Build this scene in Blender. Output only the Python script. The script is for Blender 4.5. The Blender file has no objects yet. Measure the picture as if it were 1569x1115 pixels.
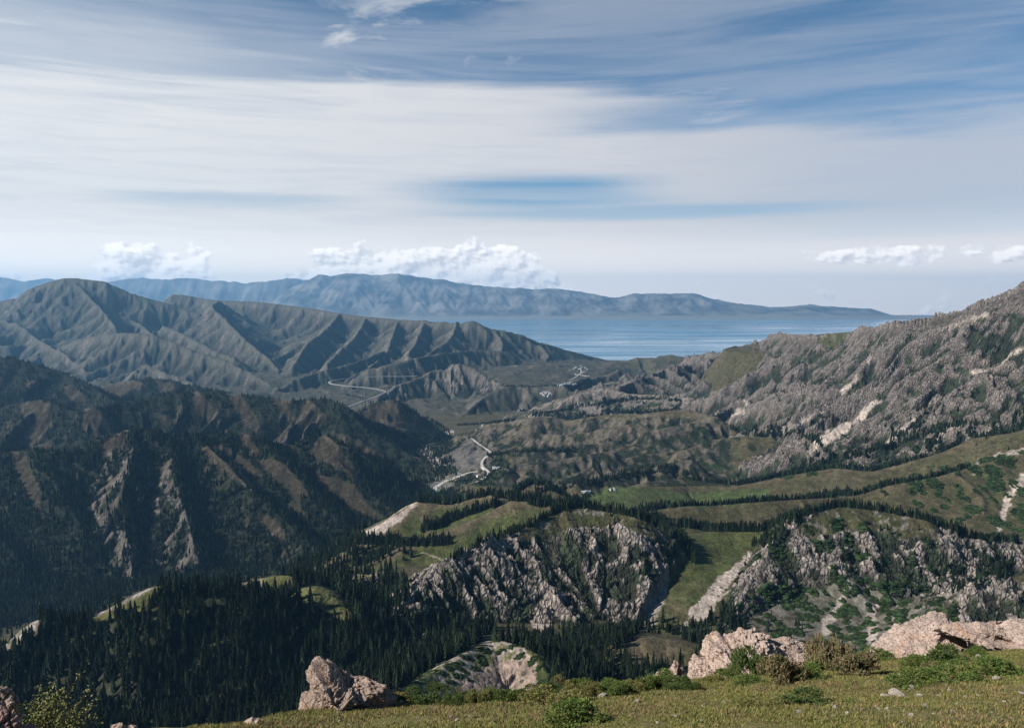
import bpy, math, random
import numpy as np

# ---------------------------------------------------------------- camera, sky, sun, exposure
scene = bpy.context.scene
COL = scene.collection
R = math.radians
W0, H0, FPX = 1569.0, 1115.0, 1231.0
PITCH = math.atan((557.5 - 457.0) / FPX)
CP, SP = math.cos(PITCH), math.sin(PITCH)

cam_d = bpy.data.cameras.new('camera')
cam_d.sensor_width = 36.0
cam_d.lens = 36.0 * FPX / W0
cam_d.clip_start = 0.5
cam_d.clip_end = 200000.0
cam = bpy.data.objects.new('camera', cam_d)
cam.rotation_euler = (math.pi / 2 - PITCH, 0, 0)
COL.objects.link(cam)
scene.camera = cam

SUN_AZ, SUN_EL = -108.0, 36.0          # azimuth from +Y (view direction) towards +X
sun_d = bpy.data.lights.new('sun', 'SUN')
sun_d.energy = 5.0
sun_d.angle = R(0.53)
sun_d.color = (1.0, 0.945, 0.86)
sun = bpy.data.objects.new('sun', sun_d)
sun.rotation_euler = (math.pi / 2 - R(SUN_EL), 0, math.pi - R(SUN_AZ))
COL.objects.link(sun)
TO_SUN = np.array([math.sin(R(SUN_AZ)) * math.cos(R(SUN_EL)), math.cos(R(SUN_AZ)) * math.cos(R(SUN_EL)), math.sin(R(SUN_EL))])

scene.view_settings.view_transform = 'Standard'
scene.view_settings.look = 'None'
scene.view_settings.exposure = 0.75
scene.view_settings.gamma = 1.0
scene.cycles.use_denoising = True
scene.cycles.max_bounces = 6
scene.cycles.volume_bounces = 0
scene.cycles.transparent_max_bounces = 8


# ---------------------------------------------------------------- node helper
class G:
    """a tiny expression builder for shader node trees"""
    def __init__(self, tree):
        self.t = tree

    def new(self, kind, **kw):
        n = self.t.nodes.new(kind)
        for k, v in kw.items():
            setattr(n, k, v)
        return n

    def put(self, sock, v):
        if isinstance(v, bpy.types.NodeSocket):
            self.t.links.new(v, sock)
        elif v is not None:
            sock.default_value = v

    def m(self, op, a, b=None, c=None, clamp=False):
        n = self.new('ShaderNodeMath', operation=op, use_clamp=clamp)
        for i, v in enumerate((a, b, c)):
            if v is not None:
                self.put(n.inputs[i], v)
        return n.outputs[0]

    def add(self, a, b): return self.m('ADD', a, b)
    def sub(self, a, b): return self.m('SUBTRACT', a, b)
    def mul(self, a, b): return self.m('MULTIPLY', a, b)

    def step(self, x, lo, hi, a=0.0, b=1.0):
        n = self.new('ShaderNodeMapRange', interpolation_type='SMOOTHSTEP')
        self.put(n.inputs[0], x)
        for i, v in zip((1, 2, 3, 4), (lo, hi, a, b)):
            self.put(n.inputs[i], v)
        return n.outputs[0]

    def xyz(self, x, y, z=0.0):
        n = self.new('ShaderNodeCombineXYZ')
        for i, v in enumerate((x, y, z)):
            self.put(n.inputs[i], v)
        return n.outputs[0]

    def sep(self, v):
        n = self.new('ShaderNodeSeparateXYZ')
        self.put(n.inputs[0], v)
        return n.outputs

    def noise(self, vec, scale=1.0, detail=4.0, rough=0.5, dist=0.0, lac=2.0):
        n = self.new('ShaderNodeTexNoise')
        self.put(n.inputs['Vector'], vec)
        n.inputs['Scale'].default_value = scale
        n.inputs['Detail'].default_value = detail
        n.inputs['Roughness'].default_value = rough
        n.inputs['Distortion'].default_value = dist
        n.inputs['Lacunarity'].default_value = lac
        return n.outputs['Fac']

    def voronoi(self, vec, scale=1.0, feature='F1', rnd=1.0):
        n = self.new('ShaderNodeTexVoronoi', feature=feature)
        self.put(n.inputs['Vector'], vec)
        n.inputs['Scale'].default_value = scale
        n.inputs['Randomness'].default_value = rnd
        return n.outputs['Distance']

    def mix(self, f, a, b, blend='MIX'):
        n = self.new('ShaderNodeMix', data_type='RGBA', blend_type=blend)
        self.put(n.inputs[0], f)
        for s, v in ((n.inputs[6], a), (n.inputs[7], b)):
            self.put(s, v if isinstance(v, bpy.types.NodeSocket) else (v[0], v[1], v[2], 1.0))
        return n.outputs[2]

    def vmul(self, v, s):
        n = self.new('ShaderNodeVectorMath', operation='MULTIPLY')
        self.put(n.inputs[0], v)
        self.put(n.inputs[1], s)
        return n.outputs[0]


# ---------------------------------------------------------------- sky
world = bpy.data.worlds.new('World')
scene.world = world
world.use_nodes = True
g = G(world.node_tree)
bg = world.node_tree.nodes['Background']
sky = g.new('ShaderNodeTexSky', sky_type='NISHITA', sun_disc=False)
sky.sun_elevation = R(SUN_EL)
sky.sun_rotation = R(SUN_AZ)
sky.altitude = 2800
sky.dust_density = 0.4
sky.ozone_density = 2.0
tc = g.new('ShaderNodeTexCoord')
dx, dy, dz = g.sep(tc.outputs['Generated'])
az = g.m('ARCTAN2', dx, dy)                      # 0 straight ahead, radians, + to the right
el = g.m('ARCSINE', dz)                          # radians
deg_el = g.mul(el, 57.2958)
deg_az = g.mul(az, 57.2958)
# --- high veil: long streaks, wide
sv = g.xyz(g.mul(deg_az, 0.035), g.mul(deg_el, 0.42))
n1 = g.noise(sv, 1.0, 5.0, 0.55, 0.6)
sv2 = g.xyz(g.add(g.mul(deg_az, 0.02), 7.3), g.mul(deg_el, 1.1))
n2 = g.noise(sv2, 1.0, 4.0, 0.5, 0.4)
edge = g.add(g.mul(g.sub(n1, 0.5), 9.0), g.mul(g.sub(n2, 0.5), 4.5))
# elevation (deg) where the veil ends, falling towards the right
top = g.sub(14.6, g.mul(g.step(deg_az, -12.0, 30.0), 3.6))
veil = g.step(g.add(g.sub(deg_el, top), edge), -2.2, 2.6, 1.0, 0.0)
thin_r = g.step(deg_az, 5.0, 30.0, 1.0, 0.8)
veil = g.mul(veil, thin_r)
veil = g.m('MAXIMUM', veil, g.mul(g.step(n1, .36, .66), .34))
# lavender sheet in the upper left
sheet = g.mul(g.step(g.add(deg_az, g.mul(edge, 1.5)), 4.0, -26.0), g.step(g.add(deg_el, g.mul(edge, .4)), 20.0, 15.0))
veil = g.m('MAXIMUM', veil, g.mul(sheet, 0.62))
# --- the blue opening low in the middle
def lens(cx, cy, rx, ry, wob):
    a = g.m('DIVIDE', g.sub(deg_az, cx), rx)
    b = g.m('DIVIDE', g.add(g.sub(deg_el, cy), g.mul(edge, wob)), ry)
    d = g.m('SQRT', g.add(g.mul(a, a), g.mul(b, b)))
    return g.step(d, 0.35, 1.15, 1.0, 0.0)
gap = g.m('MAXIMUM', lens(2.0, 7.4, 11.0, 1.7, 0.18), g.mul(lens(8.0, 6.0, 17.0, .75, 0.12), 0.95))
gap = g.m('MAXIMUM', gap, g.mul(lens(-19.0, 6.6, 9.0, .7, 0.12), 0.45))
gap = g.m('MAXIMUM', gap, g.mul(lens(17.0, 12.2, 16.0, 1.1, 0.2), 0.7))
tongue = lens(18.0, 7.6, 13.0, 0.85, 0.1)
gap = g.mul(gap, g.sub(1.0, g.mul(tongue, 0.9)))
veil = g.mul(veil, g.sub(1.0, g.mul(gap, g.step(n2, .30, .62, .95, .55))))
veil = g.m('MAXIMUM', veil, g.mul(g.step(deg_el, 5.4, 3.6), .97))
# --- fibrous cirrus at the top
wv = g.xyz(g.mul(g.add(deg_az, g.mul(deg_el, 1.2)), 0.05), g.mul(g.sub(deg_el, g.mul(deg_az, 0.10)), 0.28))
c1 = g.noise(wv, 1.0, 8.0, 0.62, 1.4)
c2 = g.noise(g.xyz(g.mul(deg_az, 0.05), g.mul(deg_el, 0.09), 3.0), 1.0, 2.0, 0.5)
cir = g.mul(g.step(c1, 0.47, 0.72), g.step(c2, 0.42, 0.58))
corner = g.mul(g.step(deg_az, 22.0, 31.0), g.step(deg_el, 16.5, 21.0))
band = g.mul(g.step(deg_el, 18.6, 20.6), g.step(deg_az, -14.0, 2.0))
band = g.mul(band, g.step(deg_az, 17.0, 10.0))
cir = g.m('MAXIMUM', cir, g.mul(g.m('MAXIMUM', corner, band), g.step(c1, 0.40, 0.60)))
cir = g.mul(cir, g.step(deg_el, 8.0, 14.0))
veil = g.m('MAXIMUM', veil, g.mul(cir, 0.9), clamp=True)
# --- cumulus bank above the far range
cv = g.xyz(g.mul(deg_az, 0.40), g.mul(deg_el, 0.55))
k1 = g.noise(cv, 1.0, 9.0, 0.56)
k1s = g.noise(g.xyz(g.add(g.mul(deg_az, 0.40), -0.10), g.add(g.mul(deg_el, 0.55), 0.12)), 1.0, 9.0, 0.56)
big = g.noise(g.xyz(g.mul(deg_az, 0.13), 0.0, 5.0), 1.0, 2.0, 0.5)
humps = g.m('MAXIMUM', lens(-1.8, 2.2, 6.5, 2.7, 0.0), lens(-10.0, 2.0, 6.5, 2.3, 0.0))
humps = g.m('MAXIMUM', humps, g.mul(lens(-24.0, 2.4, 4.5, 1.9, 0.0), 0.9))
humps = g.m('MAXIMUM', humps, g.mul(lens(26.0, 2.8, 11.0, 1.0, 0.0), 0.45))
cum = g.step(g.add(g.add(k1, g.mul(humps, 0.36)), g.add(g.mul(g.step(deg_el, 2.1, .9), g.mul(g.step(deg_az, 8.0, 2.0), .13)), g.mul(g.sub(1.2, deg_el), 0.04))), 0.60, 0.70)
lit = g.step(g.sub(k1, k1s), -0.11, 0.06)
# --- colours
sc_sky = g.vmul(sky.outputs[0], (0.43, 0.58, 0.60))
left = g.step(deg_az, -32.0, 30.0)
cloud = g.mix(left, (5.3, 5.25, 5.2), (3.9, 3.85, 4.05))
low_grey = g.step(deg_el, 5.5, 1.5)
fine = g.noise(g.xyz(g.mul(deg_az, 0.12), g.mul(deg_el, 1.6), 9.0), 1.0, 6.0, 0.6, 0.5)
cloud = g.mix(g.mul(g.step(fine, .42, .70), .30), cloud, (3.3, 3.55, 4.1))
cloud = g.mix(g.step(deg_el, 6.5, 1.0), cloud, g.mix(left, (8.6, 8.0, 7.4), (8.2, 7.4, 6.9)))
front = g.m('MAXIMUM', g.step(g.m('ABSOLUTE', deg_az), 75.0, 40.0), 0.0)
high = g.step(deg_el, 40.0, 24.0)
vis = g.mul(front, high)
c = g.mix(g.mul(g.mul(veil, 0.93), vis), sc_sky, cloud)
cumc = g.mix(lit, (4.6, 4.7, 5.0), (8.6, 8.2, 7.9))
c = g.mix(g.mul(g.mul(cum, 0.95), front), c, cumc)
g.put(bg.inputs[0], c)
bg.inputs[1].default_value = 0.1


# ---------------------------------------------------------------- noise in numpy
F = np.float32

def _hash(ix, iy, seed):
    h = (ix.astype(np.int64) * 374761393 + iy.astype(np.int64) * 668265263 + seed * 982451653) & 0xffffffff
    h = ((h ^ (h >> 13)) * 1274126177) & 0xffffffff
    h = h ^ (h >> 16)
    return h

def _h01(ix, iy, seed):
    return ((_hash(ix, iy, seed) & 0xffff).astype(F) / F(65535.0))

def perlin(x, y, seed=0):
    xf, yf = np.floor(x), np.floor(y)
    fx, fy = (x - xf).astype(F), (y - yf).astype(F)
    ix, iy = xf.astype(np.int64), yf.astype(np.int64)
    u = fx * fx * fx * (fx * (fx * 6 - 15) + 10)
    v = fy * fy * fy * (fy * (fy * 6 - 15) + 10)
    def gr(ox, oy):
        a = _h01(ix + ox, iy + oy, seed) * F(6.2831853)
        return np.cos(a) * (fx - ox) + np.sin(a) * (fy - oy)
    a = gr(0, 0); b = gr(1, 0); cc = gr(0, 1); d = gr(1, 1)
    return ((a + (b - a) * u) * (1 - v) + (cc + (d - cc) * u) * v) * F(1.5)

def fbm(x, y, octv=4, gain=0.5, seed=0, ridged=False):
    s = np.zeros(np.shape(x), F); a = 1.0; f = 1.0; t = 0.0
    for o in range(octv):
        n = perlin(x * f, y * f, seed + o * 17)
        if ridged:
            n = 1 - 2 * np.abs(n)
        s += F(a) * n; t += a; a *= gain; f *= 2.03
    return s / F(t)

def cells(x, y, seed=0):
    """F1 distance, F2 distance, value of the nearest cell"""
    ix, iy = np.floor(x).astype(np.int64), np.floor(y).astype(np.int64)
    d1 = np.full(np.shape(x), 9.0, F); d2 = d1.copy(); val = np.zeros(np.shape(x), F)
    for ox in (-1, 0, 1):
        for oy in (-1, 0, 1):
            jx, jy = ix + ox, iy + oy
            px = jx + _h01(jx, jy, seed) - x; py = jy + _h01(jx, jy, seed + 5) - y
            d = np.sqrt(px * px + py * py).astype(F)
            near = d < d1
            d2 = np.where(near, d1, np.minimum(d2, d))
            val = np.where(near, _h01(jx, jy, seed + 9), val)
            d1 = np.where(near, d, d1)
    return d1, d2, val

def sstep(x, a, b):
    t = np.clip((x - a) / (b - a), 0, 1)
    return t * t * (3 - 2 * t)

def gullies(x, y, gx, gy, freq, octv, gain, seed=0):
    """erosion furrows that run down the slope (gx, gy); returns the height in -1..1"""
    h = np.zeros(np.shape(x), F); t = 0.0; a = 1.0
    ax, ay = gx.copy(), gy.copy()
    for o in range(octv):
        l = np.sqrt(ax * ax + ay * ay) + F(1e-5)
        k = np.minimum(l, 1.0) / l
        tx, ty = -ay * k, ax * k                     # across the slope
        px, py = x * freq, y * freq
        ix, iy = np.floor(px).astype(np.int64), np.floor(py).astype(np.int64)
        fx, fy = (px - ix).astype(F), (py - iy).astype(F)
        s = np.zeros_like(h); dxs = np.zeros_like(h); dys = np.zeros_like(h); w_ = np.zeros_like(h)
        for ox in (-1, 0, 1, ):
            for oy in (-1, 0, 1):
                rx = _h01(ix + ox, iy + oy, seed + o) - F(0.5); ry = _h01(ix + ox, iy + oy, seed + 31 + o) - F(0.5)
                qx, qy = fx - ox - F(.5) - rx * F(.7), fy - oy - F(.5) - ry * F(.7)
                w = np.exp(-(qx * qx + qy * qy) * F(2.6))
                ph = (qx * tx + qy * ty) * F(6.2831853)
                s += np.cos(ph) * w
                sn = -np.sin(ph) * w
                dxs += sn * tx; dys += sn * ty; w_ += w
        s /= w_; dxs /= w_; dys /= w_
        h += F(a) * s; t += a
        ax = ax + dxs * F(1.1) * F(a); ay = ay + dys * F(1.1) * F(a)
        a *= gain; freq *= 2.0
    return h / F(t)


# ---------------------------------------------------------------- picture <-> place
def ratio(py):
    v = (557.5 - np.asarray(py, float)) / FPX
    return (v * CP - SP) / (CP + v * SP)

def P(px, py, Y):
    """the point of the place that the photograph shows at (px, py), Y metres ahead"""
    v = (557.5 - py) / FPX
    k = Y / (CP + v * SP)
    return ((px - 784.5) / FPX * k, Y, (v * CP - SP) * k)

def proj(x, y, z):
    d = y * CP - z * SP
    up = y * SP + z * CP
    return 784.5 + FPX * x / d, 557.5 - FPX * up / d

def in_poly(px, py, poly):
    r = np.zeros(np.shape(px), bool)
    n = len(poly); j = n - 1
    for i in range(n):
        (x1, y1), (x2, y2) = poly[i], poly[j]
        if y1 != y2:
            cnd = ((y1 > py) != (y2 > py)) & (px < (x2 - x1) * (py - y1) / (y2 - y1) + x1)
            r ^= cnd
        j = i
    return r


# ---------------------------------------------------------------- the land
def spacing():
    ys = [60.0]
    while ys[-1] < 12500:
        y = ys[-1]
        if y < 560: s = .012
        elif y < 900: s = .0016
        elif y < 1500: s = .00125
        elif y < 2600: s = .0017
        elif y < 4600: s = .0024
        else: s = .0034
        ys.append(y * (1 + s))
    return np.array(ys)

YS = spacing()
US = np.linspace(-0.86, 0.86, 1180)
NR, NC = len(YS), len(US)
GY = np.repeat(YS[:, None], NC, 1).astype(F)
GX = (GY * US[None, :]).astype(F)

# valley floors and gentle ground: control points, thin plate in (bearing, log distance)
FLOOR = [(-.9, 60, -36), (0, 60, -38), (.9, 60, -34), (-.9, 160, -150), (0, 160, -150), (.9, 160, -140), (-.9, 320, -290), (0, 320, -290), (.9, 320, -270),
         (-.9, 520, -375), (-.3, 520, -375), (.2, 520, -365), (.9, 520, -340)]
FLOOR += [(p[0] / p[1], p[1], p[2]) for p in [
    P(300, 1110, 720), P(60, 1110, 720), P(600, 1030, 850), P(560, 950, 1000), P(870, 1035, 850), P(1010, 1010, 830), P(870, 958, 1000), P(1050, 970, 1010),
    P(1200, 975, 990), P(1330, 990, 960), P(1500, 985, 900), P(700, 950, 985), P(600, 868, 1230), P(640, 880, 1150), P(1110, 850, 1180),
    P(200, 893, 1770), P(400, 880, 1820), P(50, 930, 1680), P(530, 845, 1980), P(-150, 960, 1650), P(-300, 900, 1900),
    P(650, 762, 2450), P(680, 742, 2700), P(690, 718, 3000), P(662, 690, 3400), P(690, 660, 3950), P(560, 605, 5500), P(480, 612, 5500), P(330, 608, 5500), P(200, 600, 5600),
    P(60, 605, 5400), P(-150, 620, 5400), P(830, 568, 6400), P(900, 558, 7400), P(450, 575, 6700), P(250, 580, 6800), P(700, 612, 5200)]]
FLOOR += [(-.1, 2100, -640), (.03, 2250, -640), (.03, 2800, -665), (.2, 2800, -650), (.2, 2200, -610), (.05, 1550, -520), (.25, 1420, -480), (.25, 1800, -540), (.45, 1750, -470), (.5, 1400, -430), (.62, 1600, -430), (.7, 1800, -420),
          (.42, 2600, -560), (.3, 3100, -630), (.12, 3600, -660), (.0, 4300, -660), (.12, 4600, -640), (.05, 5600, -640), (.2, 5800, -640), (.15, 7500, -640), (-.08, 1650, -560), (-.15, 1500, -540)]
FLOOR += [(.45, 5500, -560), (.45, 8000, -720), (.9, 4000, -300), (.9, 8000, -700), (-.9, 9000, -500), (-.9, 12000, -600), (0, 10500, -760), (.3, 10500, -780), (.9, 12000, -900), (-.3, 12000, -640), (0, 12400, -800), (-.9, 6000, -560), (-.9, 3500, -560)]
fp = np.array(FLOOR, float)
fu, fl, fz = fp[:, 0] * 1.6, np.log(fp[:, 1]), fp[:, 2]
def _tps(r2): return r2 * np.log(r2 + 1e-9)
A_ = _tps((fu[:, None] - fu) ** 2 + (fl[:, None] - fl) ** 2) + np.eye(len(fu)) * 0.004
Q = np.c_[np.ones(len(fu)), fu, fl]
M_ = np.block([[A_, Q], [Q.T, np.zeros((3, 3))]])
sol = np.linalg.solve(M_, np.r_[fz, 0, 0, 0])
gu, gl = (US * 1.6)[None, :], np.log(YS)[:, None]
H = np.zeros((NR, NC))
for i in range(len(fu)):
    H += sol[i] * _tps((gu - fu[i]) ** 2 + (gl - fl[i]) ** 2)
H += sol[-3] + sol[-2] * gu + sol[-1] * gl
H = H.astype(F)

ERO = np.full((NR, NC), 0.35, F)        # how deep the furrows are cut
ROCK = np.zeros((NR, NC), F)            # how rocky
KIND = np.zeros((NR, NC), np.int16)     # which hill a point belongs to
WX = fbm(GX / 260, GY / 260, 3, .5, 71) * 26
WY = fbm(GX / 260, GY / 260, 3, .5, 91) * 26

def catmull(p, n=3):
    p = np.array(p, float)
    q = np.vstack([2 * p[0] - p[1], p, 2 * p[-1] - p[-2]])
    out = []
    for i in range(1, len(q) - 2):
        for t in np.arange(n) / n:
            out.append(0.5 * (2 * q[i] + (q[i + 1] - q[i - 1]) * t + (2 * q[i - 1] - 5 * q[i] + 4 * q[i + 1] - q[i + 2]) * t * t + (3 * q[i] - q[i - 1] - 3 * q[i + 1] + q[i + 2]) * t ** 3))
    out.append(p[-1])
    return np.array(out)

def ridge(kind, pts, front, back, L=400, r=6, reach=900, spur=None, ero=.5, rock=0.0, k=8.0, warp=1.0, drop=0.0):
    """a mountain raised along a crest line; front/back: its slopes towards and away from the valley below the camera"""
    global H, ERO, ROCK, KIND
    p = catmull([P(*q) for q in pts])
    p[:, 2] -= drop
    if front != back and p[-1, 0] / p[-1, 1] < p[0, 0] / p[0, 1]:
        p = p[::-1]
    r0 = np.searchsorted(YS, p[:, 1].min() - reach); r1 = np.searchsorted(YS, p[:, 1].max() + reach)
    r0 = max(r0 - 1, 0)
    un = [(p[:, 0] + e) / np.maximum(p[:, 1] + f, 60) for e in (-reach, reach) for f in (-reach, reach)]
    ulo, uhi = np.min(un), np.max(un)
    c0 = max(np.searchsorted(US, ulo) - 1, 0); c1 = min(np.searchsorted(US, uhi) + 1, NC)
    if r1 <= r0 or c1 <= c0: return
    sl = (slice(r0, r1), slice(c0, c1))
    wp = warp * min(1.0, L / 250)
    x = GX[sl] + WX[sl] * F(wp) * F(.5); y = GY[sl] + WY[sl] * F(wp) * F(.5)
    x0 = GX[sl]; y0 = GY[sl]
    best = np.full(x.shape, 1e12, F); zc = np.zeros_like(best); sd = np.zeros_like(best); ss = np.zeros_like(best)
    s0 = 0.0
    for a, b in zip(p[:-1], p[1:]):
        ex, ey = b[0] - a[0], b[1] - a[1]
        l2 = ex * ex + ey * ey + 1e-9
        t = np.clip(((x0 - F(a[0])) * F(ex) + (y0 - F(a[1])) * F(ey)) / F(l2), 0, 1)
        qx = x0 - F(a[0]) - t * F(ex); qy = y0 - F(a[1]) - t * F(ey)
        d2 = qx * qx + qy * qy
        m = d2 < best
        cr = (F(ex) * qy - F(ey) * qx) / F(math.sqrt(l2))
        best = np.where(m, d2, best); zc = np.where(m, F(a[2]) + t * F(b[2] - a[2]), zc)
        sd = np.where(m, cr, sd); ss = np.where(m, F(s0) + t * F(math.sqrt(l2)), ss)
        s0 += math.sqrt(l2)
    d = np.sqrt(best)
    dw = np.maximum(d + (WX[sl] * F(.45) * F(wp)) * np.minimum(d / 120, 1), 0)
    w = np.clip(0.5 - 0.5 * sd / (d + F(1e-3)), 0, 1)
    slope = F(back) + (F(front) - F(back)) * w
    f = np.sqrt(dw * dw + F(r * r)) - F(r)
    h = zc - slope * F(L) * np.log1p(f / F(L)) - np.maximum(d - F(.6 * reach), 0) * F(1.2)
    if spur:
        Wd, amp, bias = spur
        ph = (ss + F(bias) * d * w) / F(Wd) + WX[sl] / F(90) * F(.75) + F(kind * .37) + fbm(ss / F(Wd * 1.7), d / F(Wd * 2.2), 3, .5, 300 + kind) * F(1.1)
        tri = np.abs(ph - np.floor(ph) - F(.5)) * 2
        ph2 = ph * F(2.3) + WY[sl] / F(60) + F(.3)
        tri2 = np.abs(ph2 - np.floor(ph2) - F(.5)) * 2
        dep = np.minimum(d * F(.45), F(Wd * amp))
        h = h - dep * (tri * F(.75) + tri2 * F(.25))
    Hs = H[sl]
    q = np.clip(F(.5) + F(.5) * (h - Hs) / F(k), 0, 1)
    H[sl] = Hs + (h - Hs) * q + F(k) * q * (1 - q)
    ERO[sl] = ERO[sl] + (F(ero) - ERO[sl]) * q
    ROCK[sl] = ROCK[sl] + (F(rock) - ROCK[sl]) * q
    KIND[sl] = np.where(q > .5, kind, KIND[sl])

# kinds: 1 far left massif, 2 left dark ridges, 3 right rock mountain, 4 scrub and grass folds, 5 green hills, 6 rock hills, 7 near forest hill, 8 knolls
ridge(1, [(235, 470, 10500), (265, 452, 10500), (300, 456, 10500), (330, 460, 10300), (400, 464, 10000), (470, 472, 9500), (520, 481, 9000), (600, 490, 8500), (660, 493, 8200), (700, 497, 8000), (725, 493, 7900), (760, 505, 7900), (800, 515, 8000), (830, 526, 8200), (870, 538, 8400), (915, 549, 8700), (960, 558, 9000)], .62, .35, 900, 20, 3000, (620, .22, .2), .75, .25, 20)
ridge(1, [(-420, 500, 9000), (-200, 480, 9000), (0, 463, 9000), (40, 445, 9000), (75, 432, 9000), (105, 426, 9000), (140, 430, 9000), (165, 434, 9000), (200, 449, 9000), (235, 461, 9000), (280, 474, 9000), (330, 492, 8700)], .66, .4, 900, 60, 3000, (700, .2, .3), .8, .2, 20)
ridge(1, [(335, 463, 9300), (325, 470, 8800), (345, 490, 8200), (380, 525, 7500), (415, 553, 7000), (430, 577, 6700)], .78, .72, 500, 10, 1200, (420, .2, .4), .8, .2)
ridge(1, [(100, 530, 7100), (140, 517, 7000), (195, 511, 6800), (240, 516, 6700), (300, 540, 6500), (350, 555, 6300), (400, 582, 6000), (430, 602, 5800)], .78, .6, 450, 15, 1200, (330, .24, .3), .7, .1)
ridge(1, [(520, 481, 9000), (500, 505, 8000), (470, 530, 7300), (450, 562, 6600)], .74, .70, 500, 10, 1200, (380, .2, .3), .8, .2)
ridge(1, [(610, 490, 8500), (600, 520, 7600), (590, 545, 7000), (570, 563, 6500), (520, 590, 6000)], .7, .65, 500, 10, 1200, (380, .2, .3), .8, .2)
ridge(1, [(700, 493, 8000), (690, 520, 7400), (660, 540, 7000), (640, 565, 6300)], .78, .72, 500, 8, 1200, (300, .2, .3), .8, .45)
ridge(1, [(-60, 480, 8700), (20, 497, 8000), (60, 522, 7400), (100, 547, 6800), (130, 570, 6300)], .74, .70, 500, 10, 1200, (380, .2, .3), .8, .15)
ridge(1, [(110, 428, 9000), (150, 470, 8300), (175, 500, 7700)], .7, .65, 600, 20, 900, (380, .2, .3), .8, .15)
ridge(1, [(-250, 560, 7000), (-60, 545, 6900), (0, 560, 6600), (60, 585, 6200)], .7, .65, 500, 10, 1200, (380, .2, .3), .7, .1)
ridge(1, [(580, 612, 5000), (610, 592, 5200), (650, 577, 5400), (680, 566, 5500), (702, 560, 5500), (740, 575, 5400), (775, 592, 5250), (800, 604, 5100)], .62, .5, 350, 5, 900, (210, .25, .3), .8, .5)
ridge(1, [(680, 657, 4300), (720, 630, 4500), (750, 608, 4700), (800, 594, 4800), (860, 592, 4800), (900, 584, 5000), (950, 573, 5300)], .5, .3, 350, 15, 900, (220, .2, .2), .6, .1)
ridge(1, [(760, 575, 6300), (820, 572, 6300), (880, 572, 6300), (930, 566, 6600)], .22, .2, 300, 40, 700, None, .3)
for q in ([(420, 600, 5700), (455, 582, 5900), (500, 568, 6200), (545, 556, 6500), (590, 540, 7000)], [(560, 568, 5900), (610, 557, 6000), (660, 546, 6300), (720, 537, 6700), (780, 540, 6900)], [(400, 562, 6900), (440, 540, 7300), (480, 518, 7700)],
          [(225, 560, 6000), (260, 575, 5800), (300, 590, 5600)], [(60, 548, 7000), (30, 565, 6600), (-20, 590, 6200)], [(250, 500, 8300), (285, 515, 7800), (330, 540, 7200), (360, 550, 6900)], [(180, 480, 8800), (215, 498, 8300), (235, 515, 7600)],
          [(560, 490, 8500), (545, 515, 7900), (520, 540, 7300), (500, 560, 6700)], [(650, 495, 8100), (640, 520, 7600), (625, 545, 6900)], [(760, 507, 7900), (770, 530, 7400), (765, 548, 7000)], [(820, 524, 8100), (840, 545, 7600), (835, 556, 7100)]):
    ridge(1, q, .78, .72, 400, 8, 900, (240, .26, .25), .9, .15)
# right: the rock mountain
ridge(3, [(1900, 330, 2150), (1720, 385, 2300), (1569, 443, 2500), (1520, 463, 2600), (1480, 476, 2700), (1430, 487, 2820), (1380, 494, 2950), (1335, 507, 3100), (1300, 512, 3300), (1250, 515, 3500), (1200, 516, 3750), (1180, 519, 3900), (1140, 534, 4400), (1100, 545, 5000), (1050, 548, 6500)], .78, .35, 900, 8, 2000, (310, .36, .5), .7, 1.0, 10)
ridge(3, [(1240, 516, 4000), (1270, 511, 4000), (1330, 507, 3900), (1400, 500, 3700)], .3, .3, 500, 60, 700, None, .2, .0)
ridge(3, [(1100, 552, 4800), (1050, 560, 4700), (1000, 575, 4500), (960, 590, 4300), (930, 605, 4200)], .45, .4, 350, 8, 900, (160, .35, .2), .8, .8)
ridge(4, [(1030, 548, 7000), (980, 552, 7200), (940, 560, 7000)], .25, .25, 500, 30, 900, None, .4)
ridge(4, [(860, 618, 4050), (880, 606, 4100), (925, 596, 4150), (960, 603, 4050), (1010, 606, 3900), (1060, 610, 3700)], .4, .4, 200, 6, 500, (120, .2, 0), .6, .6)
# middle: scrub hills
ridge(4, [(665, 694, 3600), (700, 668, 3650), (740, 653, 3600), (770, 646, 3450), (806, 641, 3300), (836, 639, 3300), (870, 644, 3300), (893, 641, 3250), (940, 635, 3250), (990, 634, 3200), (1046, 628, 3200), (1100, 640, 3100)], .5, .4, 350, 12, 900, (170, .26, .25), .6, .25)
ridge(4, [(742, 735, 2500), (800, 727, 2450), (840, 742, 2350), (880, 728, 2450), (920, 712, 2550), (960, 702, 2600), (1046, 690, 2700), (1110, 680, 2750)], .4, .35, 300, 15, 700, (150, .22, .2), .45, .15)
ridge(4, [(900, 690, 2850), (960, 672, 2950), (1046, 662, 3000), (1100, 668, 2900)], .45, .4, 300, 12, 700, (140, .24, .2), .6, .3)
ridge(4, [(1040, 694, 2600), (1090, 675, 2650), (1143, 669, 2650), (1196, 673, 2650), (1260, 688, 2550), (1300, 700, 2450)], .4, .5, 250, 15, 600, (150, .2, .2), .35, .05)
ridge(4, [(1120, 744, 2150), (1196, 730, 2200), (1279, 713, 2250), (1329, 696, 2300), (1363, 686, 2350), (1420, 668, 2400)], .38, .6, 250, 12, 500, None, .3, 0)
ridge(4, [(900, 765, 1850), (960, 748, 1900), (1000, 738, 1950), (1046, 734, 2000), (1129, 744, 1950), (1196, 732, 1940), (1279, 718, 1920), (1336, 722, 1880), (1379, 712, 1870), (1446, 693, 1850), (1489, 672, 1840), (1546, 664, 1800), (1640, 640, 1780)], .42, .7, 250, 14, 500, None, .25, 0)
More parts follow.
